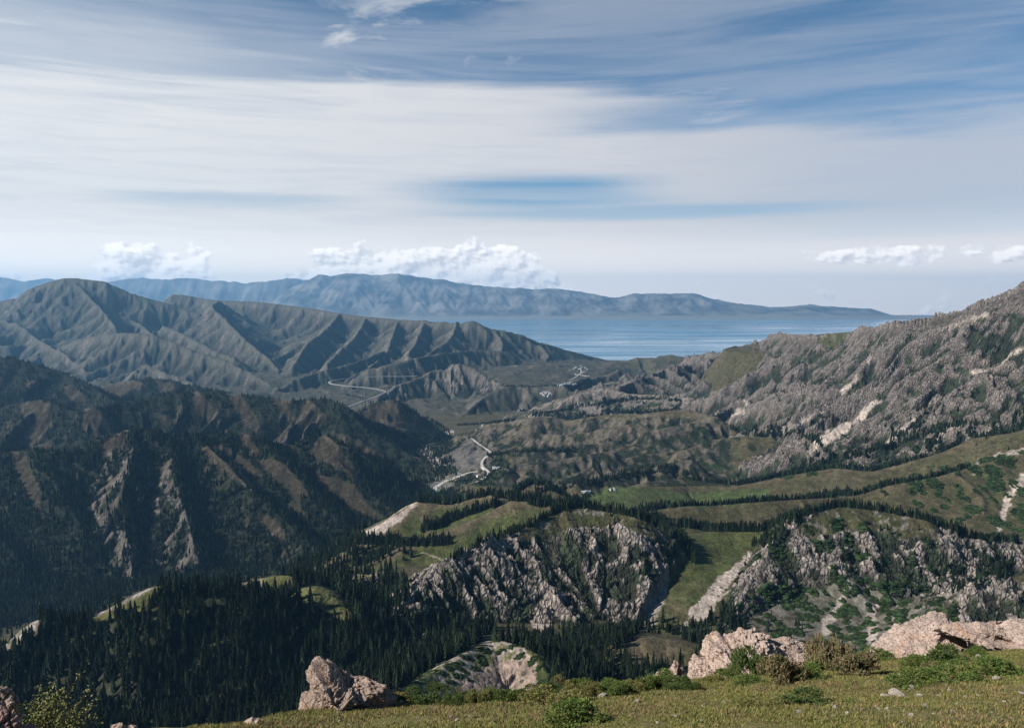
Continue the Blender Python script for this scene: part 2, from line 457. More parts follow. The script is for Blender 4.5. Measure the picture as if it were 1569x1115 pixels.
ridge(4, [(975, 787, 1480), (1046, 776, 1500), (1100, 774, 1520), (1180, 768, 1540), (1246, 764, 1560), (1313, 759, 1600), (1363, 744, 1600), (1430, 732, 1610), (1486, 715, 1630), (1540, 702, 1640), (1640, 680, 1650)], .42, .75, 250, 12, 450, (110, .1, .2), .25, 0.05)
for q in ([(740, 704, 2760), (790, 692, 2720), (840, 690, 2750), (890, 683, 2800), (950, 675, 2850)], [(775, 718, 2450), (800, 711, 2480), (850, 706, 2520), (900, 697, 2560), (940, 692, 2600)], [(990, 662, 2850), (1060, 649, 2900), (1120, 652, 2950)], [(820, 664, 3020), (880, 666, 2990), (930, 656, 2960), (980, 648, 2960)],
          [(850, 744, 2150), (890, 737, 2170), (940, 728, 2230), (1000, 714, 2300), (1060, 704, 2350)]):
    ridge(4, q, .6, .5, 250, 8, 450, (95, .26, .3), .6, .2)
ridge(4, [(785, 757, 1750), (810, 742, 1780), (830, 742, 1780), (850, 752, 1760), (870, 768, 1740)], .5, .6, 200, 10, 300, None, .2, 0)
# left: the dark wooded ridges
ridge(2, [(-330, 520, 3600), (-150, 540, 3700), (0, 549, 3800), (15, 548, 3800), (50, 557, 3800), (100, 573, 3800), (140, 592, 3750), (175, 614, 3650), (200, 642, 3500)], .62, .5, 500, 8, 1200, (230, .3, .5), .6, .1)
ridge(2, [(140, 600, 4300), (160, 590, 4300), (200, 584, 4300), (230, 581, 4300), (265, 584, 4300), (300, 593, 4300), (350, 604, 4250), (400, 609, 4200), (450, 622, 4100), (490, 650, 3900)], .6, .5, 400, 8, 900, (170, .3, .5), .6, .1)
ridge(2, [(530, 655, 3500), (545, 636, 3600), (565, 621, 3650), (590, 613, 3700), (610, 614, 3700), (640, 633, 3700), (665, 653, 3700), (688, 670, 3700)], .6, .55, 350, 8, 700, (190, .22, .7), .45, .0)
ridge(2, [(-200, 630, 2900), (0, 622, 3000), (45, 614, 3000), (75, 614, 3000), (110, 629, 2960), (150, 623, 3000), (200, 613, 3100), (250, 604, 3150), (320, 600, 3200), (380, 607, 3200), (440, 613, 3200), (500, 612, 3200), (530, 626, 3150), (560, 656, 3100), (610, 686, 3050), (650, 705, 3000), (692, 723, 2950)], .66, .55, 400, 7, 1000, (170, .34, .55), .6, .1)
ridge(2, [(-330, 720, 2150), (-150, 702, 2200), (0, 692, 2200), (60, 690, 2200), (100, 694, 2200), (150, 674, 2250), (205, 657, 2300), (240, 664, 2300), (300, 668, 2350), (360, 664, 2400), (400, 672, 2400), (450, 684, 2450), (490, 667, 2500), (520, 682, 2450), (570, 704, 2450), (610, 737, 2450), (655, 766, 2430)], .7, .55, 450, 6, 1000, (150, .36, .6), .6, .15)
ridge(2, [(205, 657, 2300), (202, 700, 2170), (188, 760, 2020), (195, 830, 1890), (205, 885, 1780)], .75, .75, 300, 5, 400, (70, .3, .2), .9, .42)
ridge(2, [(255, 668, 2300), (270, 730, 2120), (285, 790, 1980), (300, 850, 1840)], .75, .75, 300, 5, 400, (70, .3, .2), .8, .4)
ridge(2, [(300, 668, 2350), (345, 710, 2220), (400, 765, 2080), (450, 810, 1960), (480, 840, 1880)], .62, .62, 300, 8, 400, (110, .2, .2), .4, 0)
ridge(2, [(400, 672, 2400), (440, 715, 2280), (480, 760, 2180), (520, 800, 2080)], .6, .6, 300, 8, 400, None, .4, 0)
ridge(2, [(490, 667, 2500), (520, 710, 2380), (560, 750, 2300), (600, 780, 2220)], .6, .6, 300, 8, 400, None, .4, 0)
ridge(2, [(-100, 720, 2100), (-40, 780, 1980), (20, 850, 1820)], .6, .6, 300, 8, 400, None, .4, 0)
ridge(2, [(60, 690, 2200), (90, 750, 2060), (130, 820, 1920)], .6, .6, 300, 8, 400, None, .4, 0)
# middle: green hills
ridge(5, [(550, 834, 1360), (575, 812, 1390), (605, 790, 1420), (640, 769, 1450), (690, 773, 1450), (730, 763, 1450), (762, 758, 1450), (785, 768, 1440), (810, 778, 1420)], .6, .7, 200, 9, 350, None, .25, 0, 5, .6)
ridge(5, [(615, 838, 1290), (650, 824, 1310), (700, 806, 1330), (740, 791, 1350), (780, 769, 1370), (800, 764, 1380), (830, 768, 1370), (852, 773, 1360), (880, 778, 1340)], .55, .7, 200, 9, 350, None, .2, 0, 5, .6)
# middle: rock hills
ridge(6, [(612, 932, 955), (628, 915, 965), (650, 892, 1000), (690, 860, 1030), (740, 836, 1060), (800, 811, 1100), (850, 787, 1140), (880, 779, 1150), (930, 784, 1150), (970, 792, 1140), (1010, 808, 1150), (1045, 836, 1150), (1062, 868, 1140), (1072, 905, 1112), (1076, 940, 1085)], .95, .6, 300, 4, 260, (130, .13, .25), .45, 1.0, 4, 1.0)
ridge(5, [(1030, 835, 1180), (1060, 822, 1230), (1110, 815, 1260), (1160, 815, 1250), (1210, 822, 1220)], .5, .5, 250, 25, 350, None, .15, 0, 6, .5)
ridge(6, [(1120, 950, 1010), (1140, 905, 1060), (1165, 862, 1110), (1190, 826, 1150), (1230, 794, 1180), (1280, 778, 1200), (1320, 780, 1200), (1370, 788, 1190), (1420, 798, 1180), (1460, 818, 1180), (1500, 828, 1180), (1569, 834, 1180), (1720, 840, 1170)], .82, .6, 300, 6, 300, (140, .12, .2), .45, .9, 4, 1.0)
ridge(6, [(1470, 925, 920), (1490, 907, 930), (1520, 887, 940), (1569, 892, 930), (1680, 885, 920)], .9, .7, 200, 4, 200, (90, .12, .2), .45, 1.0, 4, 1.0)
# near: forest hill and knolls
ridge(7, [(-260, 1040, 780), (-120, 1012, 800), (0, 990, 820), (30, 966, 830), (60, 950, 830), (100, 958, 830), (140, 946, 840), (190, 918, 850), (245, 898, 860), (300, 905, 870), (370, 908, 880), (450, 922, 900), (540, 935, 930)], .62, .6, 350, 8, 400, (90, .15, .2), .35, 0, 6, .6)
ridge(7, [(340, 905, 1000), (370, 894, 1000), (410, 885, 1000), (445, 884, 1000), (475, 902, 980)], .6, .6, 200, 5, 250, None, .3, .3, 5, .5)
ridge(7, [(440, 918, 930), (458, 905, 930), (485, 899, 930), (510, 912, 925), (535, 945, 905)], .6, .6, 200, 8, 250, None, .2, 0, 5, .5)
ridge(7, [(520, 872, 1120), (540, 877, 1110), (562, 880, 1100), (590, 885, 1090)], .6, .6, 200, 5, 200, (40, .3, .2), .4, .7, 5, .5)
ridge(8, [(588, 1068, 600), (650, 1037, 660), (700, 1007, 710), (750, 983, 750), (790, 990, 742), (820, 1004, 730), (838, 1032, 705)], .62, .6, 250, 6, 260, None, .35, .2, 4, .5)
ridge(8, [(945, 994, 830), (965, 982, 845), (985, 976, 850), (1030, 982, 850), (1075, 993, 840)], .5, .5, 200, 10, 200, None, .3, .1, 4, .4)

print('base land', NR, NC)

def grad(h):
    dr = np.gradient(h, axis=0) / np.gradient(GY, axis=0)            # along constant u
    dc = np.gradient(h, axis=1) / np.gradient(GX, axis=1)            # along x
    return dc, dr - dc * US[None, :].astype(F)

def blur(a, n):
    for _ in range(n):
        a = (a + np.roll(a, 1, 0) + np.roll(a, -1, 0)) / 3
        a = (a + np.roll(a, 1, 1) + np.roll(a, -1, 1)) / 3
    return a
ERO = blur(ERO, 3); ROCK = blur(ROCK, 3)

gx_, gy_ = grad(blur(H, 2))
sl_ = np.sqrt(gx_ * gx_ + gy_ * gy_)
amp_s = np.minimum(sl_ / .5, 1.3)
farw = sstep(GY, 3300, 5200)
midw = sstep(GY, 1250, 1900) * (1 - farw)
nearw = 1 - sstep(GY, 1250, 1900)
gscale = 1.5
for w_, wl, seed in ((nearw, 55.0, 3), (midw, 120.0, 5), (farw, 270.0, 8)):
    rows = np.where(w_[:, 0] > 0)[0]
    rs = slice(rows[0], rows[-1] + 1)
    e = gullies(GX[rs], GY[rs], gx_[rs] * F(gscale), gy_[rs] * F(gscale), F(1 / wl), 4, .5 if wl < 200 else .64, seed)
    H[rs] += w_[rs] * ERO[rs] * amp_s[rs] * F(wl * (.135 if wl < 200 else .21)) * (e - F(.15))
    n = fbm(GX[rs] / (wl * 2.2), GY[rs] / (wl * 2.2), 5, .5, 40 + seed)
    H[rs] += w_[rs] * n * F(wl * .06) * (ERO[rs] + F(.15)) * np.minimum(sl_[rs] / .25 + F(.15), 1)

bare = sstep(F(.55) - blur(sl_, 4), 0, .25) * sstep(GY, 4000, 5000) * sstep(8600 - GY, 0, 700)
H += bare * (fbm(GX / 380 + WX / 90, GY / 380 + WY / 90, 5, .52, 211, True) * F(42) - F(10))
r1 = blur((KIND == 3).astype(F), 6) * sstep(sl_, .25, .5)
rows = np.where((KIND == 3).any(1))[0]; rs = slice(max(rows[0] - 5, 0), rows[-1] + 5)
H[rs] += r1[rs] * (gullies(GX[rs], GY[rs], gx_[rs], gy_[rs], F(1 / 430), 3, .5, 77) - F(.1)) * F(52)
# crags
def crags():
    for y0, y1, sc, am in ((1700, 5800, 14.0, 3.5), (780, 1420, 38.0, 15.0), (780, 1420, 19.0, 9.0), (780, 1420, 8.0, 4.0), (1600, 2600, 22.0, 9.0), (1700, 5800, 80.0, 15.0), (1700, 5800, 32.0, 7.5), (5000, 8600, 75.0, 22.0)):
        w = sstep(GY, y0, y0 * 1.1) * (1 - sstep(GY, y1 * .9, y1))
        rows = np.where(w[:, 0] > 0)[0]; rs = slice(rows[0], rows[-1] + 1)
        x, y = GX[rs], GY[rs]
        wx = fbm(x / (sc * 2), y / (sc * 2), 3, .5, 11) * sc * .7; wy = fbm(x / (sc * 2), y / (sc * 2), 3, .5, 12) * sc * .7
        d1, d2, v = cells((x + wx) / (sc * 1.15) + (y + wy) / (sc * 3.0), (y + wy) / (sc * .72), 21)
        e1, e2, v2 = cells((x + wx) / (sc * .46), (y + wy) / (sc * .34), 25)
        block = (v - F(.5)) * sstep(d2 - d1, 0, .28) + (v2 - F(.5)) * F(.45) * sstep(e2 - e1, 0, .3)
        rk = w[rs] * sstep(ROCK[rs] + fbm(x / (sc * 6), y / (sc * 6), 3, .5, 33) * F(.45), .35, .75) * np.minimum(sl_[rs] / .45, 1)
        H[rs] += rk * F(am) * block
        CRAG[rs] = np.maximum(CRAG[rs], rk)
CRAG = np.zeros((NR, NC), F)
PX0, PY0 = proj(GX, GY, H)
_w = fbm(GX / 40, GY / 40, 3, .5, 181)
for q, cut in (([(775, 822), (850, 784), (880, 776), (950, 782), (1015, 805), (1040, 830), (1000, 822), (930, 806), (880, 812), (820, 830)], .9), ([(1215, 805), (1280, 774), (1330, 776), (1430, 795), (1440, 830), (1380, 822), (1300, 812), (1240, 830)], .75),
               ([(1150, 870), (1180, 835), (1190, 860), (1170, 900), (1130, 950)], .5), ([(835, 830), (850, 800), (865, 810), (860, 860), (845, 895), (825, 890)], .6), ([(1235, 905), (1300, 880), (1330, 900), (1420, 930), (1400, 985), (1230, 985)], .8), ([(1030, 850), (1060, 850), (1060, 960), (985, 960), (1000, 905)], .8)):
    ROCK *= 1 - cut * (in_poly(PX0 + _w * 18, PY0 + _w * 14, q) & (GY > 850) & (GY < 1320)).astype(F)
CHUTES = [([(1346, 613), (1310, 645), (1246, 684)], 3.5, 7), ([(1268, 622), (1225, 648), (1192, 661)], 2.5, 5.5), ([(1400, 642), (1382, 660), (1362, 678)], 2.5, 6), ([(1143, 612), (1138, 628), (1119, 640)], 2, 5.5), ([(1336, 543), (1322, 575), (1286, 603)], 2, 3.5), ([(1569, 528), (1530, 560), (1490, 572)], 2.5, 4),
          ([(1460, 655), (1440, 672), (1425, 684)], 2, 4.5), ([(1512, 480), (1470, 496), (1440, 505)], 2, 3.5)]
def streak(px, py, pts, w0, w1):
    b = np.zeros(px.shape, F); n = len(pts) - 1
    for i in range(n):
        (ax, ay), (bx, by) = pts[i], pts[i + 1]
        t = np.clip(((px - ax) * (bx - ax) + (py - ay) * (by - ay)) / ((bx - ax) ** 2 + (by - ay) ** 2), 0, 1)
        b = np.maximum(b, sstep(w0 + (w1 - w0) * (i + t) / n - np.hypot(px - ax - t * (bx - ax), py - ay - t * (by - ay)), -1.5, 1.5))
    return b
box = (PX0 > 1090) & (GY > 1700) & (GY < 5300) & (PY0 > 440) & (PY0 < 720)
CH = np.zeros((NR, NC), F); cb = np.zeros(box.sum(), F)
for pts, a_, b_ in CHUTES: cb = np.maximum(cb, streak(PX0[box] + _w[box] * 8, PY0[box] + _w[box] * 5, pts, a_, b_))
CH[box] = cb; ROCK *= 1 - CH
ROCK = blur(ROCK, 3)
crags()
print('eroded')

# roads: a level bench is cut along each line
BENCHES = []
HS = blur(H, 8); RATS = HS / GY
def smooth_hit(px, py):
    r = float(ratio(py)); u = (px - 784.5) / FPX * (CP - r * SP)
    fc = (u - US[0]) / (US[1] - US[0]); c_ = int(fc)
    cl = RATS[:, c_] * (1 - fc + c_) + RATS[:, c_ + 1] * (fc - c_)
    k = np.argmax(cl[60:] >= r) + 60
    t = min(max((r - cl[k - 1]) / (cl[k] - cl[k - 1] + 1e-12), 0), 1); y = YS[k - 1] + (YS[k] - YS[k - 1]) * t
    return (u * y, y, r * y)
def bench(pts, width, step=2.0):
    w = []
    for (ax, ay), (bx, by) in zip(pts[:-1], pts[1:]):
        n = max(1, int(math.hypot(bx - ax, by - ay) / step))
        for t in np.arange(n) / n: w.append(smooth_hit(ax + (bx - ax) * t, ay + (by - ay) * t))
    w = np.array(w)
    # drop points that jumped to another slope
    med = np.array([np.median(w[max(0, i - 4):i + 5, 1]) for i in range(len(w))])
    w = w[np.abs(w[:, 1] - med) < 70]
    for _ in range(5): w[1:-1] = (w[:-2] + w[1:-1] * 2 + w[2:]) / 4
    keep = [0]
    for i in range(1, len(w)):
        if np.hypot(*(w[i, :2] - w[keep[-1], :2])) > 14: keep.append(i)
    p = catmull(w[keep], 5)
    d = np.gradient(p[:, :2], axis=0); d /= np.linalg.norm(d, axis=1)[:, None] + 1e-6
    n = np.stack([-d[:, 1], d[:, 0]], -1); hz = p[:, 2].copy()
    for _ in range(12): hz[1:-1] = (hz[:-2] + hz[1:-1] * 2 + hz[2:]) / 4
    BENCHES.append((p, hz, n, width))
    r0, r1 = np.searchsorted(YS, p[:, 1].min() - 40), np.searchsorted(YS, p[:, 1].max() + 40)
    uu = p[:, 0] / p[:, 1]; c0, c1 = np.searchsorted(US, uu.min() - .015), np.searchsorted(US, uu.max() + .015)
    sl = (slice(r0, r1), slice(c0, c1)); best = np.full(H[sl].shape, 1e9, F); zz = np.zeros_like(best)
    for q, z in zip(p[::2], hz[::2]):
        d2 = (GX[sl] - F(q[0])) ** 2 + (GY[sl] - F(q[1])) ** 2
        m = d2 < best; best = np.where(m, d2, best); zz = np.where(m, F(z), zz)
    t = sstep(np.sqrt(best), width * .5 + 5, width * .5 + 24)
    H[sl] = np.minimum(H[sl], zz) * (1 - t) + H[sl] * t
    H[sl] = np.where(t < .02, zz - F(.4), H[sl])
bench([(737, 661), (736, 655), (740, 649), (748, 648)], 8)
bench([(720, 668), (728, 676), (738, 683), (746, 688), (753, 693), (748, 698), (741, 703), (737, 709), (739, 715), (746, 720), (751, 723), (745, 730), (733, 737)], 9)
bench([(668, 678), (655, 681), (649, 684), (656, 689), (663, 696), (670, 702), (675, 709), (688, 715), (697, 719), (702, 724), (698, 728)], 8)
bench([(733, 722), (722, 723), (714, 725), (700, 731), (683, 737), (668, 745), (656, 754), (648, 762)], 10)
bench([(686, 735), (676, 741), (669, 747), (664, 755), (662, 764)], 9)
bench([(733, 737), (716, 742), (700, 743)], 6)
bench([(835, 607), (828, 602), (838, 598), (848, 606)], 7); bench([(800, 632), (797, 627), (803, 624)], 7)
bench([(872, 582), (882, 578), (892, 570), (888, 563), (899, 561)], 8); bench([(880, 573), (900, 576), (908, 577)], 7)
bench([(765, 561), (800, 561), (830, 560)], 6)


def sample(x, y):
    """height of the land at (x, y)"""
    x = np.asarray(x, float); y = np.asarray(y, float)
    fr = np.interp(y, YS, np.arange(NR)); fc = (x / y - US[0]) / (US[1] - US[0])
    r = np.clip(fr.astype(int), 0, NR - 2); c_ = np.clip(fc.astype(int), 0, NC - 2)
    tr, tcol = fr - r, np.clip(fc - c_, 0, 1)
    return (H[r, c_] * (1 - tr) * (1 - tcol) + H[r + 1, c_] * tr * (1 - tcol) + H[r, c_ + 1] * (1 - tr) * tcol + H[r + 1, c_ + 1] * tr * tcol)

# ---------------------------------------------------------------- what grows where
GPX, GPY = proj(GX, GY, H)
gx_, gy_ = grad(H)
SL = np.sqrt(gx_ * gx_ + gy_ * gy_)
bx_, by_ = grad(blur(H, 4))
nl = np.sqrt(1 + bx_ * bx_ + by_ * by_)
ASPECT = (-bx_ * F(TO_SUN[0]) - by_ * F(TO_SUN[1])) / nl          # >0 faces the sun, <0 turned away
N1 = fbm(GX / 190, GY / 190, 5, .55, 101)
N2 = fbm(GX / 34, GY / 34, 4, .55, 131)
N3 = fbm(GX / 9, GY / 9, 3, .6, 151)

def C(r, g_, b): return np.array([r, g_, b], F)
GRASS, OLIVE, DRY = C(.044, .051, .017), C(.047, .043, .021), C(.075, .060, .037)
ROCKC, ROCKD, SCREE = C(.185, .158, .140), C(.070, .062, .057), C(.27, .225, .195)
FOREST, SCRUB = C(.010, .014, .008), C(.015, .022, .010)
def tpi(n):
    return (H - blur(H, n)) / (GY * F(.0016) * F(math.sqrt(n)))
TP1, TP2 = tpi(36), tpi(6)                                        # >0 on ribs and crests, <0 in hollows
print('tpi', [float(np.percentile(TP1, q)) for q in (5, 25, 75, 95)])
def tpi_wide():
    k = 4; h = H[::k, ::k]; d = h - blur(h, 16)
    ri = np.clip(np.arange(NR) / k, 0, h.shape[0] - 1.001); ci = np.clip(np.arange(NC) / k, 0, h.shape[1] - 1.001)
    r0, c0 = ri.astype(int), ci.astype(int); fr, fc = (ri - r0)[:, None], (ci - c0)[None]
    d = d[r0][:, c0] * (1 - fr) * (1 - fc) + d[r0 + 1][:, c0] * fr * (1 - fc) + d[r0][:, c0 + 1] * (1 - fr) * fc + d[r0 + 1][:, c0 + 1] * fr * fc
    return (d / (GY * .0016 * 13)).astype(F)
TP3 = tpi_wide()
col = np.zeros((NR, NC, 3), F)
def lay(mask, colour):
    global col
    col = col + (colour - col) * np.clip(mask, 0, 1)[..., None].astype(F)
col[:] = OLIVE
N4_ = fbm(GX / 120, GY / 120, 4, .5, 177)
lay(sstep(N1 + N2 * .5, -.1, .5) * .8, DRY)
lay((KIND == 5) * 1.0, GRASS); lay((KIND == 5) * sstep(N1 + ASPECT, .0, .5) * .6, OLIVE)
lay(((KIND == 5) | (KIND == 4)) * sstep(TP1 + N2 * .05, .03, .16) * .75, DRY)
lay((KIND == 6) * (1 - CRAG) * sstep(N2 + N3 * .5, -.3, .2) * .7, GRASS * .8)
lay((KIND == 6) * (1 - CRAG) * sstep(N3 + N2 * .4, .15, .35) * .7, ROCKC)
lay((KIND == 4) * sstep(N1 + N4_ * .5, -.15, .25) * .65, C(.062, .050, .032))
lay(((KIND == 4) | (KIND == 0)) * sstep(-TP1 + N2 * .1, .06, .2) * .6, SCRUB * 1.7)
lay((KIND == 4) * sstep(N1, -.2, .3) * .3, GRASS)
lay((KIND == 4) * sstep(N2 + N3 * .4, .0, .5) * .5, DRY)
lay((KIND == 1) * .9, C(.040, .037, .029))
lay((KIND == 0) * (GY > 4500) * .75, C(.046, .041, .031))
lay((GY > 4500) * (KIND != 3) * sstep(N2 + N1 * .7 + N4_ * .5, .02, .25) * .65, SCRUB * 1.4)
lay((KIND == 0) * (GY > 4500) * sstep(N4_ - N2 * .4, .1, .3) * .6, C(.095, .082, .06))
lay((KIND == 2) * .95, DRY * .38)
lay(CRAG * .9, ROCKC)
lay(CRAG * (KIND == 3) * .9, ROCKC * C(.62, .60, .58))
N4 = fbm(GX / 70, GY / 70, 4, .55, 171)
lay(CRAG * sstep(N2 + N3 * .7, .0, .4) * .8, ROCKD)
lay(CRAG * sstep(TP2 + N3 * .12, .05, .25) * .8, ROCKC * 1.45 * np.where(KIND == 3, .66, 1.0)[..., None])
lay(CRAG * (KIND == 3) * sstep(N4 + N2 * .5, .1, .4) * .6, C(.20, .165, .145))
lay(CRAG * sstep(N2 * .5 - N1 * .3 - TP1 * .6, .05, .30) * .6, OLIVE * .9)
N5 = fbm(GX / 22 + GY / 60, GY / 40, 4, .5, 191)
SCR = -TP3 * .75 - TP1 * .40 - TP2 * .10 + N2 * .75 + N4 * .75 + N5 * .5 - N3 * .15 - ASPECT * .30 + np.where(KIND == 3, .25, np.where(KIND == 6, .16, .05))
SCR = sstep(CRAG, .1, .5) * sstep(SCR, -.02, .08)
lay(SCR * .95, SCRUB * (.8 + 1.3 * sstep(N2, -.1, .4))[..., None])
OPEN = [[(40, 582), (58, 582), (68, 600), (50, 612), (40, 600)], [(92, 592), (110, 588), (130, 608), (133, 620), (115, 620)], [(155, 592), (200, 580), (225, 590), (180, 612), (160, 602)], [(240, 582), (265, 588), (275, 600), (245, 602)],
        [(28, 622), (60, 612), (78, 620), (80, 650), (65, 665), (90, 695), (48, 688), (45, 655)], [(125, 628), (140, 622), (178, 655), (140, 680), (128, 655)], [(290, 602), (302, 598), (328, 625), (348, 662), (330, 662), (300, 630)], [(345, 605), (365, 600), (395, 640), (402, 668), (375, 655), (360, 625)],
        [(420, 612), (447, 610), (442, 625), (457, 650), (430, 640)], [(455, 640), (470, 610), (490, 626), (500, 640), (470, 674), (456, 670)], [(245, 640), (258, 633), (268, 645), (250, 660)], [(150, 684), (190, 658), (202, 660), (185, 690), (160, 702)],
        [(308, 690), (330, 680), (352, 686), (402, 725), (402, 745), (432, 770), (457, 770), (474, 794), (420, 772), (370, 742), (330, 717)], [(363, 668), (380, 662), (402, 700), (385, 702)], [(400, 672), (440, 666), (462, 700), (467, 717), (430, 702)],
        [(470, 692), (495, 664), (512, 670), (522, 690), (547, 720), (592, 745), (604, 770), (560, 747), (520, 722), (480, 702)], [(393, 712), (415, 701), (442, 715), (474, 757), (455, 768), (425, 742)], [(475, 722), (540, 740), (560, 768), (594, 802), (540, 782), (500, 752)], [(393, 797), (412, 788), (432, 810), (437, 832), (410, 817)],
        [(560, 628), (590, 611), (604, 616), (625, 650), (655, 690), (694, 717), (640, 702), (590, 667), (558, 645)], [(18, 690), (42, 700), (60, 745), (65, 790), (45, 770), (25, 720)], [(505, 660), (540, 668), (570, 690), (600, 705), (560, 700), (525, 685)]]
OPENM = np.zeros((NR, NC), F)
for q in OPEN: OPENM = np.maximum(OPENM, (in_poly(GPX + N2 * 7 + N3 * 3, GPY + N3 * 3 + N2 * 4, q) & (KIND == 2)).astype(F))
WOOD = -ASPECT * .8 + N1 * .25 + N2 * .16 - CRAG * .02 + .38 - OPENM * .68 + (GPX < 150) * (GPY > 700) * .2
lay((KIND == 2) * sstep(WOOD, -.06, .06) * .92, FOREST)
lay((KIND == 2) * (1 - sstep(WOOD, -.06, .06)) * sstep(TP1 + N3 * .06, .04, .2) * .6, DRY * .58)
lay((KIND == 2) * (1 - sstep(WOOD, -.06, .06)) * sstep(N3 + N2 * .3 + TP2, .25, .5) * .6, ROCKD * 1.2)
lay((KIND == 1) * sstep(TP1 + N3 * .05, .05, .25) * .6, C(.085, .078, .062))
lay((KIND == 1) * sstep(-TP1 + N2 * .1, .06, .25) * .7, C(.016, .018, .014))
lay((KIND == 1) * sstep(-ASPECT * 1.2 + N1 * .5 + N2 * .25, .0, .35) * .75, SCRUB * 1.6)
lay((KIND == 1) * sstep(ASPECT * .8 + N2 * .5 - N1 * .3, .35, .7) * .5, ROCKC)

# jittered picture positions, so that borders are ragged
JX = (GPX + (N2 * 7 + N3 * 4) * sstep(GY, 500, 900)).astype(F); JY = (GPY + (N3 * 4 + N2 * 4)).astype(F)
def area(poly, y0, y1):
    return (in_poly(JX, JY, poly) & (GY > y0) & (GY < y1)).astype(F)
def stroke(pts, w0, w1, y0, y1):
    """a tapering streak"""
    best = np.full(GX.shape, 0, F); n = len(pts) - 1
    xs = [p[0] for p in pts]; ys = [p[1] for p in pts]
    box = (JX > min(xs) - w1 - w0) & (JX < max(xs) + w0 + w1) & (JY > min(ys) - w0 - w1) & (JY < max(ys) + w0 + w1) & (GY > y0) & (GY < y1)
    jx, jy = JX[box], JY[box]; b = np.zeros(jx.shape, F)
    for i in range(n):
        (ax, ay), (bx, by) = pts[i], pts[i + 1]
        l2 = (bx - ax) ** 2 + (by - ay) ** 2
        t = np.clip(((jx - ax) * (bx - ax) + (jy - ay) * (by - ay)) / l2, 0, 1)
        d = np.hypot(jx - ax - t * (bx - ax), jy - ay - t * (by - ay))
        w = w0 + (w1 - w0) * (i + t) / n
        b = np.maximum(b, sstep(w - d, -1.0, 1.0))
    best[box] = b
    return best

lay((KIND == 5) * sstep(TP3 + N2 * .05, .03, .16) * .8, DRY * 1.05)
lay(area([(845, 768), (960, 742), (1050, 755), (1180, 748), (1180, 765), (1046, 785), (960, 785)], 1500, 2700) * sstep(N1, -.5, .1) * .9, C(.045, .064, .021))
lay(area([(1030, 810), (1200, 810), (1150, 850), (1090, 920), (1040, 975), (1000, 960), (1050, 880)], 950, 1400) * .9, GRASS * 1.05)
lay(area([(1040, 870), (1090, 900), (1060, 980), (1000, 965)], 950, 1400) * sstep(N2, -.3, .5) * .7, DRY)
K4 = ((KIND == 4) & (GPY > 640) & (GPY < 745) & (GPX < 1120) & (GPX > 690)).astype(F)
lay(K4 * .85, DRY * .46)
SCRUBM = K4 * sstep(N2 * .9 + N4_ * .9 + N3 * .15 - ASPECT * .6 - TP3 * .5 + .20, -.02, .10)
lay(K4 * sstep(-N4_ - N2 * .6 + TP3 * .5, .0, .25) * .75, C(.088, .076, .052))
lay(SCRUBM * .95, SCRUB * .8)
lay(K4 * sstep(-N2 - N3 * .4 + SL * .4, .25, .6) * .55, ROCKC * .55)
# juniper mats: round dark patches
def mats(mask, size, thr, seed):
    d1, d2, v = cells(GX / size + N2 * .25, GY / (size * 1.5) + N3 * .12, seed)
    return mask * (v > thr) * sstep(.40 - d1, -.02, .06)
mm = area([(1330, 740), (1490, 700), (1569, 690), (1640, 700), (1640, 830), (1500, 830), (1400, 785)], 1250, 2000)
MAT = np.maximum(mats(mm, 36, .52, 61), mats(mm, 15, .72, 62))
m2 = area([(1060, 660), (1300, 640), (1440, 690), (1330, 720), (1180, 735), (1046, 735)], 1700, 3000)
MAT = np.maximum(MAT, mats(m2, 40, .7, 63) * .9)
m3 = area([(1120, 930), (1180, 890), (1300, 880), (1420, 900), (1470, 930), (1470, 1000), (1120, 1000)], 860, 1200)
lay(m3 * .75, C(.125, .115, .10)); lay(m3 * sstep(N2 + N3 * .5, -.1, .3) * .6, OLIVE * .9)
MAT = np.maximum(MAT, np.maximum(mats(m3, 19, .55, 64), mats(m3, 9, .7, 65)))
m5 = area([(1180, 790), (1420, 800), (1480, 860), (1400, 930), (1200, 900), (1150, 880)], 1000, 1300)
MAT = np.maximum(MAT, mats(m5, 14, .66, 66) * .9)
GK = area([(590, 1075), (650, 1030), (755, 975), (850, 1000), (850, 1080), (700, 1090)], 540, 790)
lay(GK * .9, C(.085, .088, .035))
lay(GK * sstep(N3 + N2 * .6 + .1, .0, .3) * .85, SCREE * .9)
lay(area([(700, 1078), (708, 1040), (745, 1018), (810, 1002), (828, 1030), (800, 1075)], 540, 790) * .9, SCREE * C(.92, .82, .78) * (.9 + .3 * N3[..., None]))
lay(area([(810, 998), (845, 1010), (850, 1060), (820, 1040), (826, 1020)], 540, 790), GRASS)
dk1, dk2, dkv = cells((GX + GY * .7) / 16, (GY - GX * .5) / 7.5, 67)
strips = GK * (dkv > .56) * sstep(.42 - dk1, -.02, .08) * (1 - area([(715, 1072), (720, 1045), (750, 1022), (808, 1010), (815, 1040), (780, 1068)], 540, 790) * .75)
MAT = np.maximum(MAT, strips)
lay(MAT * .97, SCRUB * C(.6, .8, .6))
